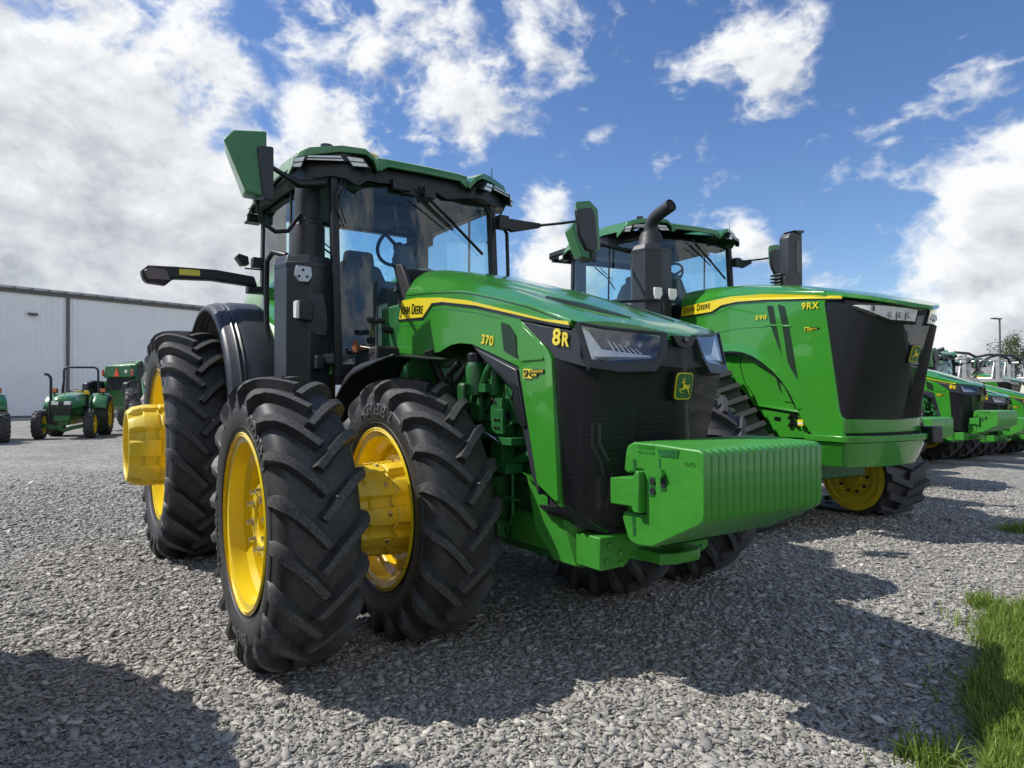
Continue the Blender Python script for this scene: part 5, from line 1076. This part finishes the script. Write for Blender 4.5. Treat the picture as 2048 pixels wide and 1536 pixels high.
def foliage_mat(name,c1,c2,trans=.35):
    m=bpy.data.materials.new(name); m.use_nodes=True; nt=m.node_tree; N=nt.nodes; L=nt.links; N.clear(); o=N.new('ShaderNodeOutputMaterial'); g=N.new('ShaderNodeNewGeometry')
    cr=N.new('ShaderNodeValToRGB'); cr.color_ramp.elements[0].color=(*c1,1); cr.color_ramp.elements[1].color=(*c2,1); L.new(g.outputs['Random Per Island'],cr.inputs[0])
    d=N.new('ShaderNodeBsdfPrincipled'); d.inputs['Roughness'].default_value=.5; L.new(cr.outputs[0],d.inputs['Base Color']); t=N.new('ShaderNodeBsdfTranslucent'); L.new(cr.outputs[0],t.inputs[0]); mx=N.new('ShaderNodeMixShader'); mx.inputs[0].default_value=trans; L.new(d.outputs[0],mx.inputs[1]); L.new(t.outputs[0],mx.inputs[2]); L.new(mx.outputs[0],o.inputs[0]); M[name]=m
foliage_mat('grass_blade',(.09,.18,.02),(.36,.46,.09),.45); foliage_mat('leaf',(.04,.075,.02),(.13,.16,.05)); foliage_mat('dry_weed',(.10,.04,.02),(.25,.17,.09),.1)
mat('soil',(.05,.06,.025),.95,noise=.4,nscale=6)
def blades(pts,hmin,hmax,w,name,matn,lean=.5):
    n=len(pts); P_=np.array(pts); h=RNG.uniform(hmin,hmax,n); a=RNG.uniform(0,6.28,n); l=np.abs(RNG.normal(0,lean,n))*h; wd=RNG.uniform(.6,1.3,n)*w
    dx,dy=np.cos(a),np.sin(a); b=a+np.pi/2+RNG.normal(0,.4,n); sx,sy=np.cos(b)*wd,np.sin(b)*wd
    V=np.zeros((n,7,3))
    for k,(f,q) in enumerate(((0,1),(.4,.9),(.75,.6))):
        ox_=dx*l*f**1.8; oy_=dy*l*f**1.8; z=h*f*(1-.25*f*np.minimum(l/h,1))
        V[:,2*k,0]=P_[:,0]+ox_-sx*q; V[:,2*k,1]=P_[:,1]+oy_-sy*q; V[:,2*k+1,0]=P_[:,0]+ox_+sx*q; V[:,2*k+1,1]=P_[:,1]+oy_+sy*q; V[:,2*k,2]=V[:,2*k+1,2]=P_[:,2]+z
    V[:,6,0]=P_[:,0]+dx*l; V[:,6,1]=P_[:,1]+dy*l; V[:,6,2]=P_[:,2]+h*(1-.25*np.minimum(l/h,1))
    vs=V.reshape(-1,3).tolist(); fs=[]
    for i in range(n): o=i*7; fs+=[(o,o+1,o+3,o+2),(o+2,o+3,o+5,o+4),(o+4,o+5,o+6)]
    me=bpy.data.meshes.new(name); me.from_pydata(vs,[],fs); me.materials.append(M[matn]); ob=bpy.data.objects.new(name,me); COL.objects.link(ob); return ob
pts=[]
while len(pts)<52000:
    y=RNG.uniform(-.6,4.0); x=edge(y)+abs(RNG.normal(0,.42))-.02; 
    if x>edge(y)+1.2: continue
    if RNG.random()<.12 and math.sin(x*9+3*y)*math.sin(y*7-x*4)<-.1: continue
    if RNG.random()<.03: x-=abs(RNG.normal(0,.12))
    pts.append((x,y,-.01+gz(x,y)))
for _ in range(500): pts.append((.92+RNG.normal(0,.10),5.72+RNG.normal(0,.09),gz(0,5.8)))
for cx_,cy_ in((2.50,.22),(1.80,2.55)):
    for _ in range(220): pts.append((cx_+RNG.normal(0,.05),cy_+RNG.normal(0,.06),0))
g_=blades(pts,.05,.14,.0042,'grass','grass_blade',.7); tag(g_,'bright green grass along the edge of the gravel','grass',kind='stuff')
L_=[(edge(y)+.10,y) for y in np.linspace(-3,6,30)]+[(-1.2-.30*(y-6)+2.4,y) for y in(10,20,30,60)]
m=MB(); m.grid([[(x,y,gz(x,y)+.006),(x+30,y,gz(x,y)+.006)] for x,y in L_]); v_=m.build('verge',['soil'],None,smooth=0); v_['kind']='structure'
if v_.data.polygons[0].normal.z<0: v_.data.flip_normals()
pts=[]
for _ in range(26): 
    cx_,cy_=random.uniform(1.3,2.6),random.uniform(-.9,1.4)
    for _k in range(14): pts.append((cx_+random.gauss(0,.03),cy_+random.gauss(0,.03),.004))
w_=blades(pts,.02,.05,.0012,'dry_weeds','dry_weed',1.5); tag(w_,'small brown dry weeds scattered over the gravel','weeds',kind='stuff')

# ---------------------------------------------------------------- metal building
mat('siding',(.82,.83,.84),.45,noise=.05,nscale=.6); mat('trim_grey',(.11,.105,.10),.5); mat('roof_metal',(.16,.16,.165),.4,metal=.3)
def building():
    P0=Vector((-49.3,-3.6)); d=Vector((-.34,.94)).normalized(); out=Vector((d.y,-d.x))
    root=empty('metal_building',(P0.x,P0.y,0),math.atan2(d.y,d.x)); H=8.1
    # local x along the wall, local -y outwards (towards the yard)
    m=MB(); row=[]; x=-26.
    while x<30: row+=[(x,0),(x+.22,0),(x+.245,-.032),(x+.285,-.032)]; x+=.31
    m.grid([[(a,b,0) for a,b in row],[(a,b,H) for a,b in row]]); fix(m.build('wall_siding',['siding'],root,smooth=0))
    m=MB(); m.box(-26,30,.05,.25,0,H-.02); m.box(-26,-25.8,0,30,0,H); m.box(29.8,30,0,30,0,H); m.box(-26,30,29.8,30,0,H); fix(m.build('wall',['siding'],root,smooth=0))
    m=MB(); m.box(-26,30,-.12,-.04,H-.24,H+.0); m.box(-26,30,-.06,-.037,0,.12); fix(m.build('eave_trim',['trim_grey'],root,smooth=0))
    m=MB(); m.prism([(-.20,H-.02),(15,H+2.2),(30.2,H-.02),(30.2,H+.02),(15,H+2.26),(-.20,H+.04)],'x',-26.2,30.2); k=-26.
    while k<30: m.prism([(-.28,H+.0),(3,H+.50),(3,H+.58),(-.28,H+.12)],'x',k,k+.20); k+=.96
    fix(m.build('roof',['roof_metal'],root,smooth=0))
    m=MB(); m.box(2.05,2.23,-.16,-.04,.1,H-.2); fix(m.build('downspout',['trim_grey'],root,bevel=.02))
    m=MB(); m.prism([(-.04,0),(-.28,-.03),(-.34,.04),(-.30,.12),(-.04,.16)],'x',.05,.55); 
    o=fix(m.build('wall_lamp',['trim_grey'],root,bevel=.02)); o.location=(-.2,0,6.52)
    return tag(root,'large pale grey metal building with ribbed siding behind the small tractor','building')
building()

# ---------------------------------------------------------------- small utility tractor with roll bar
def small_wheel(root,x,y,R_,Wd,rr,S,nl):
    w=rim(Wd*.9,rr,.07,0,(x,y,R_-.01),S,root,nuts=6,nr=rr*.35,boss=rr*.28); tyre(Wd,R_,rr,nl,.03,parent=w,c=(x,y,R_-.01),seg=40,rise=Wd*.5,lw=.018); return w
def make_utility():
    root=empty('utility_tractor')
    for S in(-1,1): small_wheel(root,0,S*.72,.47,.28,.30,S,16); small_wheel(root,-1.95,S*.74,.70,.40,.38,S,18)
    rows=[]
    for x,w,z0,z1 in((-1.15,.36,1.05,1.52),(-.5,.36,1.05,1.50),(.15,.34,1.02,1.42),(.42,.30,1.0,1.36),(.50,.27,.98,1.28)):
        rows.append([(x,-w,z0),(x,-w,z1-.16),(x,-w+.06,z1-.05),(x,-w*.5,z1),(x,0,z1+.02),(x,w*.5,z1),(x,w-.06,z1-.05),(x,w,z1-.16),(x,w,z0)])
    m=MB(); m.grid(rows); m.add(rows[-1],[tuple(range(9))]); fix(m.build('hood',['green_roof'],root,smooth=40,bevel=.01))
    m=MB(); m.prism([(-.26,.78),(.26,.78),(.29,1.12),(-.29,1.12)],'x',.40,.545); m.prism([(-.09,1.10),(.09,1.10),(.06,1.22),(-.06,1.22)],'x',.45,.55); fix(m.build('grille',['grille_mesh'],root,bevel=.01))
    for S in(-1,1):
        m=MB(); m.prism([(S*.07,1.11),(S*.26,1.11),(S*.27,1.23),(S*.08,1.21)],'x',.46,.555); fix(m.build('headlight',['lamp_lens'],root,bevel=.01))
    m=MB(); m.box(-2.2,.35,-.16,.16,.45,.85); m.box(.1,.5,-.22,.22,.58,.82); m.prism([(-.66,.50),(-.2,.42),(0,.34),(.2,.42),(.66,.50),(.66,.38),(.2,.28),(0,.22),(-.2,.28),(-.66,.38)],'x',-.08,.08); m.box(-1.1,-.1,-.28,.28,.80,1.15); m.tube([(-1.95,-.6,.69),(-1.95,.6,.69)],.09,10)
    fix(m.build('chassis',['green_frame'],root,bevel=.02))
    for S in(-1,1):
        rows=[[(-1.95+.80*math.cos(rad(a)),S*y,.69+.80*math.sin(rad(a))) for y in(.42,.62,.90,.95)] for a in range(20,150,12)]; rows=[[(x,y,z-(.05 if abs(y)>.93 else 0)) for x,y,z in r] for r in rows]
        m=MB(); m.grid(rows); m.prism([(-2.5,.9),(-1.4,.9),(-1.2,1.1),(-1.5,1.42),(-2.2,1.46),(-2.6,1.2)],'y',S*.42,S*.45); fix(m.build('fender',['green_roof'],root,solid=.02,smooth=50))
        m=MB(); m.box(-1.80,-1.68,S*.74-.10,S*.74+.10,1.50,1.66,1); m.box(-1.682,-1.66,S*.74-.085,S*.74+.085,1.52,1.645,0); m.tube([(-1.75,S*.74,1.42),(-1.75,S*.74,1.52)],.03,8,1); fix(m.build('warning_light',['amber','black_plastic'],root,bevel=.01))
    m=MB(); m.tube([(-2.05,-.56,1.1),(-2.05,-.56,1.6),(-2.05,-.53,1.95),(-2.05,-.53,2.28),(-2.05,-.50,2.36),(-2.05,-.42,2.41),(-2.05,.42,2.41),(-2.05,.50,2.36),(-2.05,.53,2.28),(-2.05,.53,1.95),(-2.05,.56,1.6),(-2.05,.56,1.1)],[.05,.05,.036,.036,.036,.036,.036,.036,.036,.036,.05,.05],10); fix(m.build('roll_bar',['black_plastic'],root,smooth=50))
    m=MB(); m.box(-2.1,-1.65,-.26,.26,1.15,1.27); m.prism([(-.27,1.22),(.27,1.22),(.24,1.58),(-.24,1.58)],'x',-2.18,-2.08); fix(m.build('seat',['yellow_paint'],root,bevel=.04,seg=3))
    m=MB(); c=Vector((-1.40,0,1.55)); m.tube([c+Vector((.08*math.sin(a),.21*math.cos(a),.06*math.sin(a)+.0)) +Vector((.10*math.sin(a),0,0)) for a in[2*math.pi*i/24 for i in range(25)]],.014,6,close=False); m.tube([c,(-1.22,0,1.35)],.025,8); m.tube([c+Vector((0,-.2,0)),c+Vector((0,.2,0))],.011,6); fix(m.build('steering_wheel',['black_plastic'],root))
    m=MB(); m.tube([(-.35,-.50,.75),(-.35,-.50,1.20)],.065,12); m.tube([(-.35,-.50,1.15),(-.35,-.50,1.95),(-.35,-.52,2.03),(-.35,-.58,2.10),(-.35,-.68,2.12)],.042,12); fix(m.build('exhaust_pipe',['black_plastic'],root,smooth=50))
    m=MB(); m.box(-1.3,-1.1,-.40,.40,.8,1.45); m.box(-1.9,-1.2,-.5,.5,.75,.80); m.tube([(-1.15,.42,1.3),(-1.05,.50,1.52)],.012,6); m.lathe([(0,.001),(0,.06),(.02,.06),(.02,.001)],(-1.06,.50,1.56),12,ax='x'); fix(m.build('dash',['dark_inside'],root,bevel=.02))
    return root
UT=make_utility(); UT.location=(-22.95,-2.12,0); UT.rotation_euler=(0,0,rad(-14)); tag(UT,'small green tractor with black roll bar standing before the metal building','tractor')
index_children()
u2=copy_tree(UT); u2.location=(-21.6,-4.42,0); u2.rotation_euler=(0,0,rad(8)); u2['label']='small tractor cut off by the left edge, only a yellow-rimmed wheel showing'

# ---------------------------------------------------------------- round baler and loader tractor beside the far rear tyre
def make_baler():
    root=empty('round_baler',(-28.6,.85,0),rad(-48)); root.scale=(1.0,1.0,1.08)
    side=[(-1.6,1.1),(-1.75,1.6),(-1.6,2.15),(-1.1,2.35),(.2,2.62),(1.0,2.5),(1.5,1.8),(1.4,.9),(.4,.55),(-.8,.6)]
    m=MB(); m.prism(side,'y',-.75,.75); fix(m.build('body',['green_frame'],root,bevel=.05))
    for S in(-1,1):
        m=MB(); m.prism([(-1.45,1.15),(-1.5,2.0),(-.9,2.25),(.9,2.35),(1.2,1.2),(.4,.75),(-.9,.75)],'y',S*.76,S*.86); fix(m.build('side_shield',['green_frame'],root,bevel=.05))
        m=MB(); m.prism([(.0,1.75),(.1,.9),(1.5,.9),(2.2,1.25),(2.2,1.75),(1.8,1.85)],'y',S*.80,S*1.10); fix(m.build('fender',['black_plastic'],root,bevel=.06))
        w=rim(.36,.30,.05,0,(-.1,S*.98,.55),S,root,matn='steel',nuts=6,nr=.12,boss=.1); tyre(.40,.56,.30,20,.02,parent=w,c=(-.1,S*.98,.55),seg=36,rise=.15,lw=.02)
        m=MB(); m.box(1.54,1.60,S*.70-.035,S*.70+.035,2.02,2.26); fix(m.build('tail_light',['red_lens'],root,bevel=.01))
    m=MB(); m.prism([(-.70,1.95),(.70,1.95),(.62,2.42),(-.62,2.42)],'x',1.1,1.56); fix(m.build('rear_panel',['green_frame'],root,bevel=.05))
    m=MB(); m.prism([(-.60,1.5),(.60,1.5),(.60,1.93),(-.60,1.93)],'x',1.40,1.50); fix(m.build('rear_opening',['dark_inside'],root))
    m=MB(); m.prism([(-.18,2.0),(.10,2.0),(.06,2.06),(-.04,2.34),(-.14,2.06)],'x',1.56,1.58); fix(m.build('warning_triangle',['orange_sign'],root))
    m=MB(); m.lathe([(0,.001),(0,.07),(.01,.07),(.01,.001)],(1.56,.40,2.18),16,ax='x'); fix(m.build('badge',['white_paint'],root))
    return tag(root,'dark green round baler with orange warning triangle right of the roll-bar tractor','baler')
make_baler()
def make_loader():
    root=empty('loader_tractor',(-22.8,.72,0),rad(-4))
    for S in(-1,1): small_wheel(root,0,S*.85,.62,.36,.36,S,18); small_wheel(root,-2.4,S*.88,.85,.48,.50,S,20)
    rows=[[(x,-w,z0),(x,-w,z1-.12),(x,-w*.6,z1),(x,w*.6,z1),(x,w,z1-.12),(x,w,z0)] for x,w,z0,z1 in((-1.2,.42,1.0,1.72),(.2,.40,1.0,1.62),(.62,.36,1.0,1.5))]
    m=MB(); m.grid(rows); m.add(rows[-1],[tuple(range(6))]); fix(m.build('hood',['green_paint'],root,bevel=.02))
    m=MB(); m.box(.55,.66,-.33,.33,.95,1.40); fix(m.build('grille',['grille_mesh'],root,bevel=.02))
    m=MB(); m.box(-2.6,.5,-.25,.25,.5,1.0); m.tube([(0,-.8,.62),(0,.8,.62)],.08,10); m.tube([(-2.4,-.8,.84),(-2.4,.8,.84)],.12,10); fix(m.build('chassis',['green_frame'],root,bevel=.02))
    m=MB()
    for S in(-1,1):
        for a,b in(((-1.25,S*.62,1.3),(-1.35,S*.66,2.5)),((-2.6,S*.66,1.4),(-2.6,S*.66,2.5))): m.tube([a,b],.035,8)
    m.box(-2.7,-1.2,-.66,.66,1.2,1.5); m.tube([(-1.35,-.66,2.5),(-2.6,-.66,2.5)],.03,8); fix(m.build('cab_frame',['black_plastic'],root))
    m=MB(); m.prism([(-1.15,2.50),(-1.2,2.60),(-1.5,2.68),(-2.6,2.70),(-2.8,2.6),(-2.8,2.48)],'y',-.80,.80); fix(m.build('cab_roof',['green_roof'],root,bevel=.05,seg=3))
    for y in(-.55,-.3,.3,.55): m=MB(); m.lathe([(0,.001),(0,.06),(.02,.055),(.02,.001)],(-1.17,y,2.54),14,ax='x'); fix(m.build('roof_lamp',['lamp_lens'],root))
    m=MB(); m.grid([[(-1.25,-.62,1.35),(-1.25,.62,1.35)],[(-1.35,-.66,2.5),(-1.35,.66,2.5)]]); m.build('windshield',['cab_glass'],root)
    for S in(-1,1): m=MB(); m.grid([[(-1.27,S*.64,1.35),(-2.6,S*.67,1.35)],[(-1.35,S*.67,2.5),(-2.6,S*.67,2.5)]]); m.build('door_glass',['cab_glass'],root)
    m=MB(); m.box(-2.3,-1.9,-.25,.25,1.5,1.65); m.box(-2.35,-2.2,-.25,.25,1.6,2.2); fix(m.build('seat',['cab_trim'],root,bevel=.04))
    m=MB(); m.tube([(-1.05,-.62,1.25),(-1.05,-.62,1.85)],.14,14); m.tube([(-1.05,-.62,1.8),(-1.05,-.62,2.55),(-1.05,-.66,2.62)],.065,12); fix(m.build('exhaust_pipe',['pipe'],root,smooth=50))
    for S in(-1,1):
        m=MB(); m.prism([(-1.2,1.0),(-1.0,1.0),(-.95,1.85),(.9,1.35),(1.3,.55),(1.45,.6),(1.05,1.5),(-.9,2.02),(-1.15,1.98)],'y',S*.56,S*.64); fix(m.build('loader_arm',['green_roof'],root,bevel=.015))
    m=MB(); m.prism([(1.30,.10),(1.95,.05),(1.95,.10),(1.45,.25),(1.40,.65),(1.55,.95),(1.48,.95),(1.30,.65)],'y',-.95,.95); fix(m.build('loader_bucket',['green_frame'],root,bevel=.01))
    m=MB(); m.box(-1.0,-.2,-.9,-.6,1.22,1.28); fix(m.build('fender',['black_plastic'],root,bevel=.01))
    return tag(root,'green cab tractor with front loader, half hidden behind the big rear tyre','tractor')
make_loader()

# ---------------------------------------------------------------- self-propelled sprayers beyond the row
mat('boom_white',(.48,.48,.47),.4,metal=.3,noise=.15,nscale=4)
def make_sprayer():
    root=empty('crop_sprayer')
    for S in(-1,1):
        for x in(-.6,-4.6): w=rim(.34,.60,.08,0,(x,S*1.5,.95),S,root,nuts=8,nr=.2,boss=.16); tyre(.38,.95,.60,22,.04,parent=w,c=(x,S*1.5,.95),seg=40,rise=.2,lw=.02)
    m=MB(); m.box(-5.4,.2,-.55,.55,1.3,1.6); m.tube([(-.6,-1.4,1.1),(-.6,1.4,1.1)],.09,10); m.tube([(-4.6,-1.4,1.1),(-4.6,1.4,1.1)],.09,10); fix(m.build('chassis',['green_frame'],root,bevel=.02))
    m=MB(); m.prism([(.0,1.6),(.25,1.9),(.2,2.3),(.05,2.45),(-1.6,2.5),(-1.6,1.6)],'y',-.7,.7); fix(m.build('body',['green_paint'],root,bevel=.05))
    m=MB(); m.prism([(.0,2.0),(.12,2.6),(-.05,3.25),(-1.5,3.25),(-1.5,2.0)],'y',-.78,.78); fix(m.build('cab_glazing',['black_gloss'],root,bevel=.03))
    m=MB(); m.prism([(.30,3.22),(.26,3.32),(-.1,3.48),(-1.3,3.52),(-1.7,3.4),(-1.7,3.22)],'y',-.92,.92); fix(m.build('cab_roof',['green_roof'],root,bevel=.04,seg=3))
    for y in(-.70,-.45,.45,.70): m=MB(); m.box(.22,.33,y-.09,y+.09,3.12,3.22); fix(m.build('roof_lamp',['lamp_lens'],root,bevel=.01))
    m=MB(); m.prism([(.15,2.45),(-1.4,2.52),(-1.4,2.46),(.15,2.39)],'y',-.715,-.70); fix(m.build('stripe',['yellow_decal'],root))
    m=MB(); m.lathe([(0,.2),(.05,.85),(2.0,.85),(2.05,.2)],(-4.4,0,2.5),28,ax='x'); fix(m.build('tank',['yellow_paint'],root,smooth=50))
    for S in(-1,1):
        m=MB(); y=S*1.45
        for z in(2.65,2.95,3.35): m.tube([(-6.,y,z),(1.3,y,z)],.055 if z!=2.95 else .04,8)
        for k in range(10): x=-5.9+k*.7; m.tube([(x,y,2.65),(x+.35,y,3.35)],.028,6); m.tube([(x+.35,y,3.35),(x+.7,y,2.65)],.028,6)
        m.box(.2,1.5,y-.38,y+.38,2.50,2.62); m.box(1.25,1.37,y-.32,y-.20,2.6,3.5); m.box(1.25,1.30,y+.10,y+.32,2.6,3.2); m.box(1.1,1.40,y-.34,y+.05,3.34,3.40); m.prism([(y-.30,2.6),(y+.30,2.6),(y+.20,3.3),(y-.05,3.3)],'x',1.08,1.12); m.tube([(.2,y,2.62),(1.2,y+.1,3.35)],.04,6); m.box(.3,1.2,y-.05,y+.30,2.85,3.10)
        m.tube([(-6,y+S*.2,3.15),(.3,y+S*.2,3.22)],.07,8)
        b=fix(m.build('folded_boom',['boom_white'],root,smooth=30))
        m=MB(); m.tube([(.1,y-.3,2.9),(.3,y-.32,3.35),(.55,y-.2,3.52),(.95,y-.1,3.60),(1.35,y,3.54),(1.55,y+.1,3.40),(1.58,y+.15,3.2)],.05,8); m.tube([(.0,y+.1,3.3),(.3,y+.12,3.36),(.7,y+.12,3.3)],.03,8); m.tube([(.3,y,2.8),(.6,y-.2,3.1),(.2,y-.25,3.4)],.03,8); m.tube([(-6,y,3.45),(.2,y,3.48)],.03,6)
        fix(m.build('hydraulic_hose',['black_plastic'],b,smooth=50))
    m=MB(); m.box(-6.4,-5.9,-1.6,1.6,2.0,3.3); fix(m.build('boom_rack',['boom_white'],root,bevel=.03))
    return root
SP=make_sprayer(); SP.location=(-8.96,27.2,gz(0,27.2)); tag(SP,'green sprayer with folded silver booms above the nose right of the tracked tractor','sprayer','sprayers with folded silver booms')
index_children()
s2=copy_tree(SP); s2.location=(-11.3,37.5,gz(0,37.5)); s2.scale=(1.12,1.12,1.15); s2['label']='second sprayer with folded silver booms, near the right picture edge'

c9=copy_tree(T9); c9.location=(-9.9,30.6,-.42); c9.rotation_euler=(0,0,rad(-2)); c9['label']='far green tractor with clear square lamps between the two silver-boomed sprayers'
# ---------------------------------------------------------------- far lamp post, tree
m=MB(); m.tube([(0,0,0),(0,0,7.6)],[.10,.07],10); lp=m.build('pole',['trim_grey'],None,smooth=50)
root=empty('street_lamp',(-21.5,66.4,gz(0,60))); lp.parent=root
m=MB(); m.box(-.15,1.1,-.15,.15,9.2,9.32); m2=MB(); lp.scale=(1,1,1.22)
o=m.build('lamp_head',['trim_grey'],root,bevel=.03); o.rotation_euler=(0,0,rad(-100))
tag(root,'thin grey lamp post above the sprayers at the far right','lamp post')
def make_tree(loc,h,rad_,n,label,seed=3,bare=.3):
    rng=np.random.default_rng(seed); root=empty('tree',loc); m=MB(); tips=[]
    def branch(p,d,l,r,lev):
        q=p+d*l; mid=p+d*l*.5+Vector(rng.normal(0,.04*l,3)); m.tube([p,mid,q],[r,r*.8,r*.6],6 if lev<2 else 4)
        tips.append((q,lev))
        if lev<4:
            for k in range(3 if lev else 5):
                nd=(d*.75+Vector(rng.normal(0,.55,3))+Vector((0,0,.15))).normalized(); branch(p+d*l*rng.uniform(.55,1),nd,l*rng.uniform(.55,.8),r*.55,lev+1)
    branch(Vector((0,0,0)),Vector((0,0,1)),h*.33,h*.022,0); m.build('trunk',['trim_brown'],root,smooth=60)
    vs=[];fs=[]
    T_=[t for t,l in tips if l>=2]
    for i in range(n):
        c=T_[rng.integers(len(T_))]+Vector(rng.normal(0,h*.022,3)); s=rng.uniform(.04,.10); a=Vector(rng.normal(0,1,3)).normalized(); b=a.orthogonal().normalized(); cc=a.cross(b); o=len(vs); vs+=[c-b*s,c+cc*s*.6,c+b*s,c-cc*s*.6]; fs.append((o,o+1,o+2,o+3))
    me=bpy.data.meshes.new('crown'); me.from_pydata([tuple(v) for v in vs],[],fs); me.materials.append(M['leaf']); ob=bpy.data.objects.new('crown',me); COL.objects.link(ob); ob.parent=root
    return tag(root,label,'tree')
mat('trim_brown',(.06,.05,.04),.9)
make_tree((-20.3,69.2,gz(0,60)),11.0,3,9000,'thinly leafed tree at the right picture edge behind the sprayers',5)
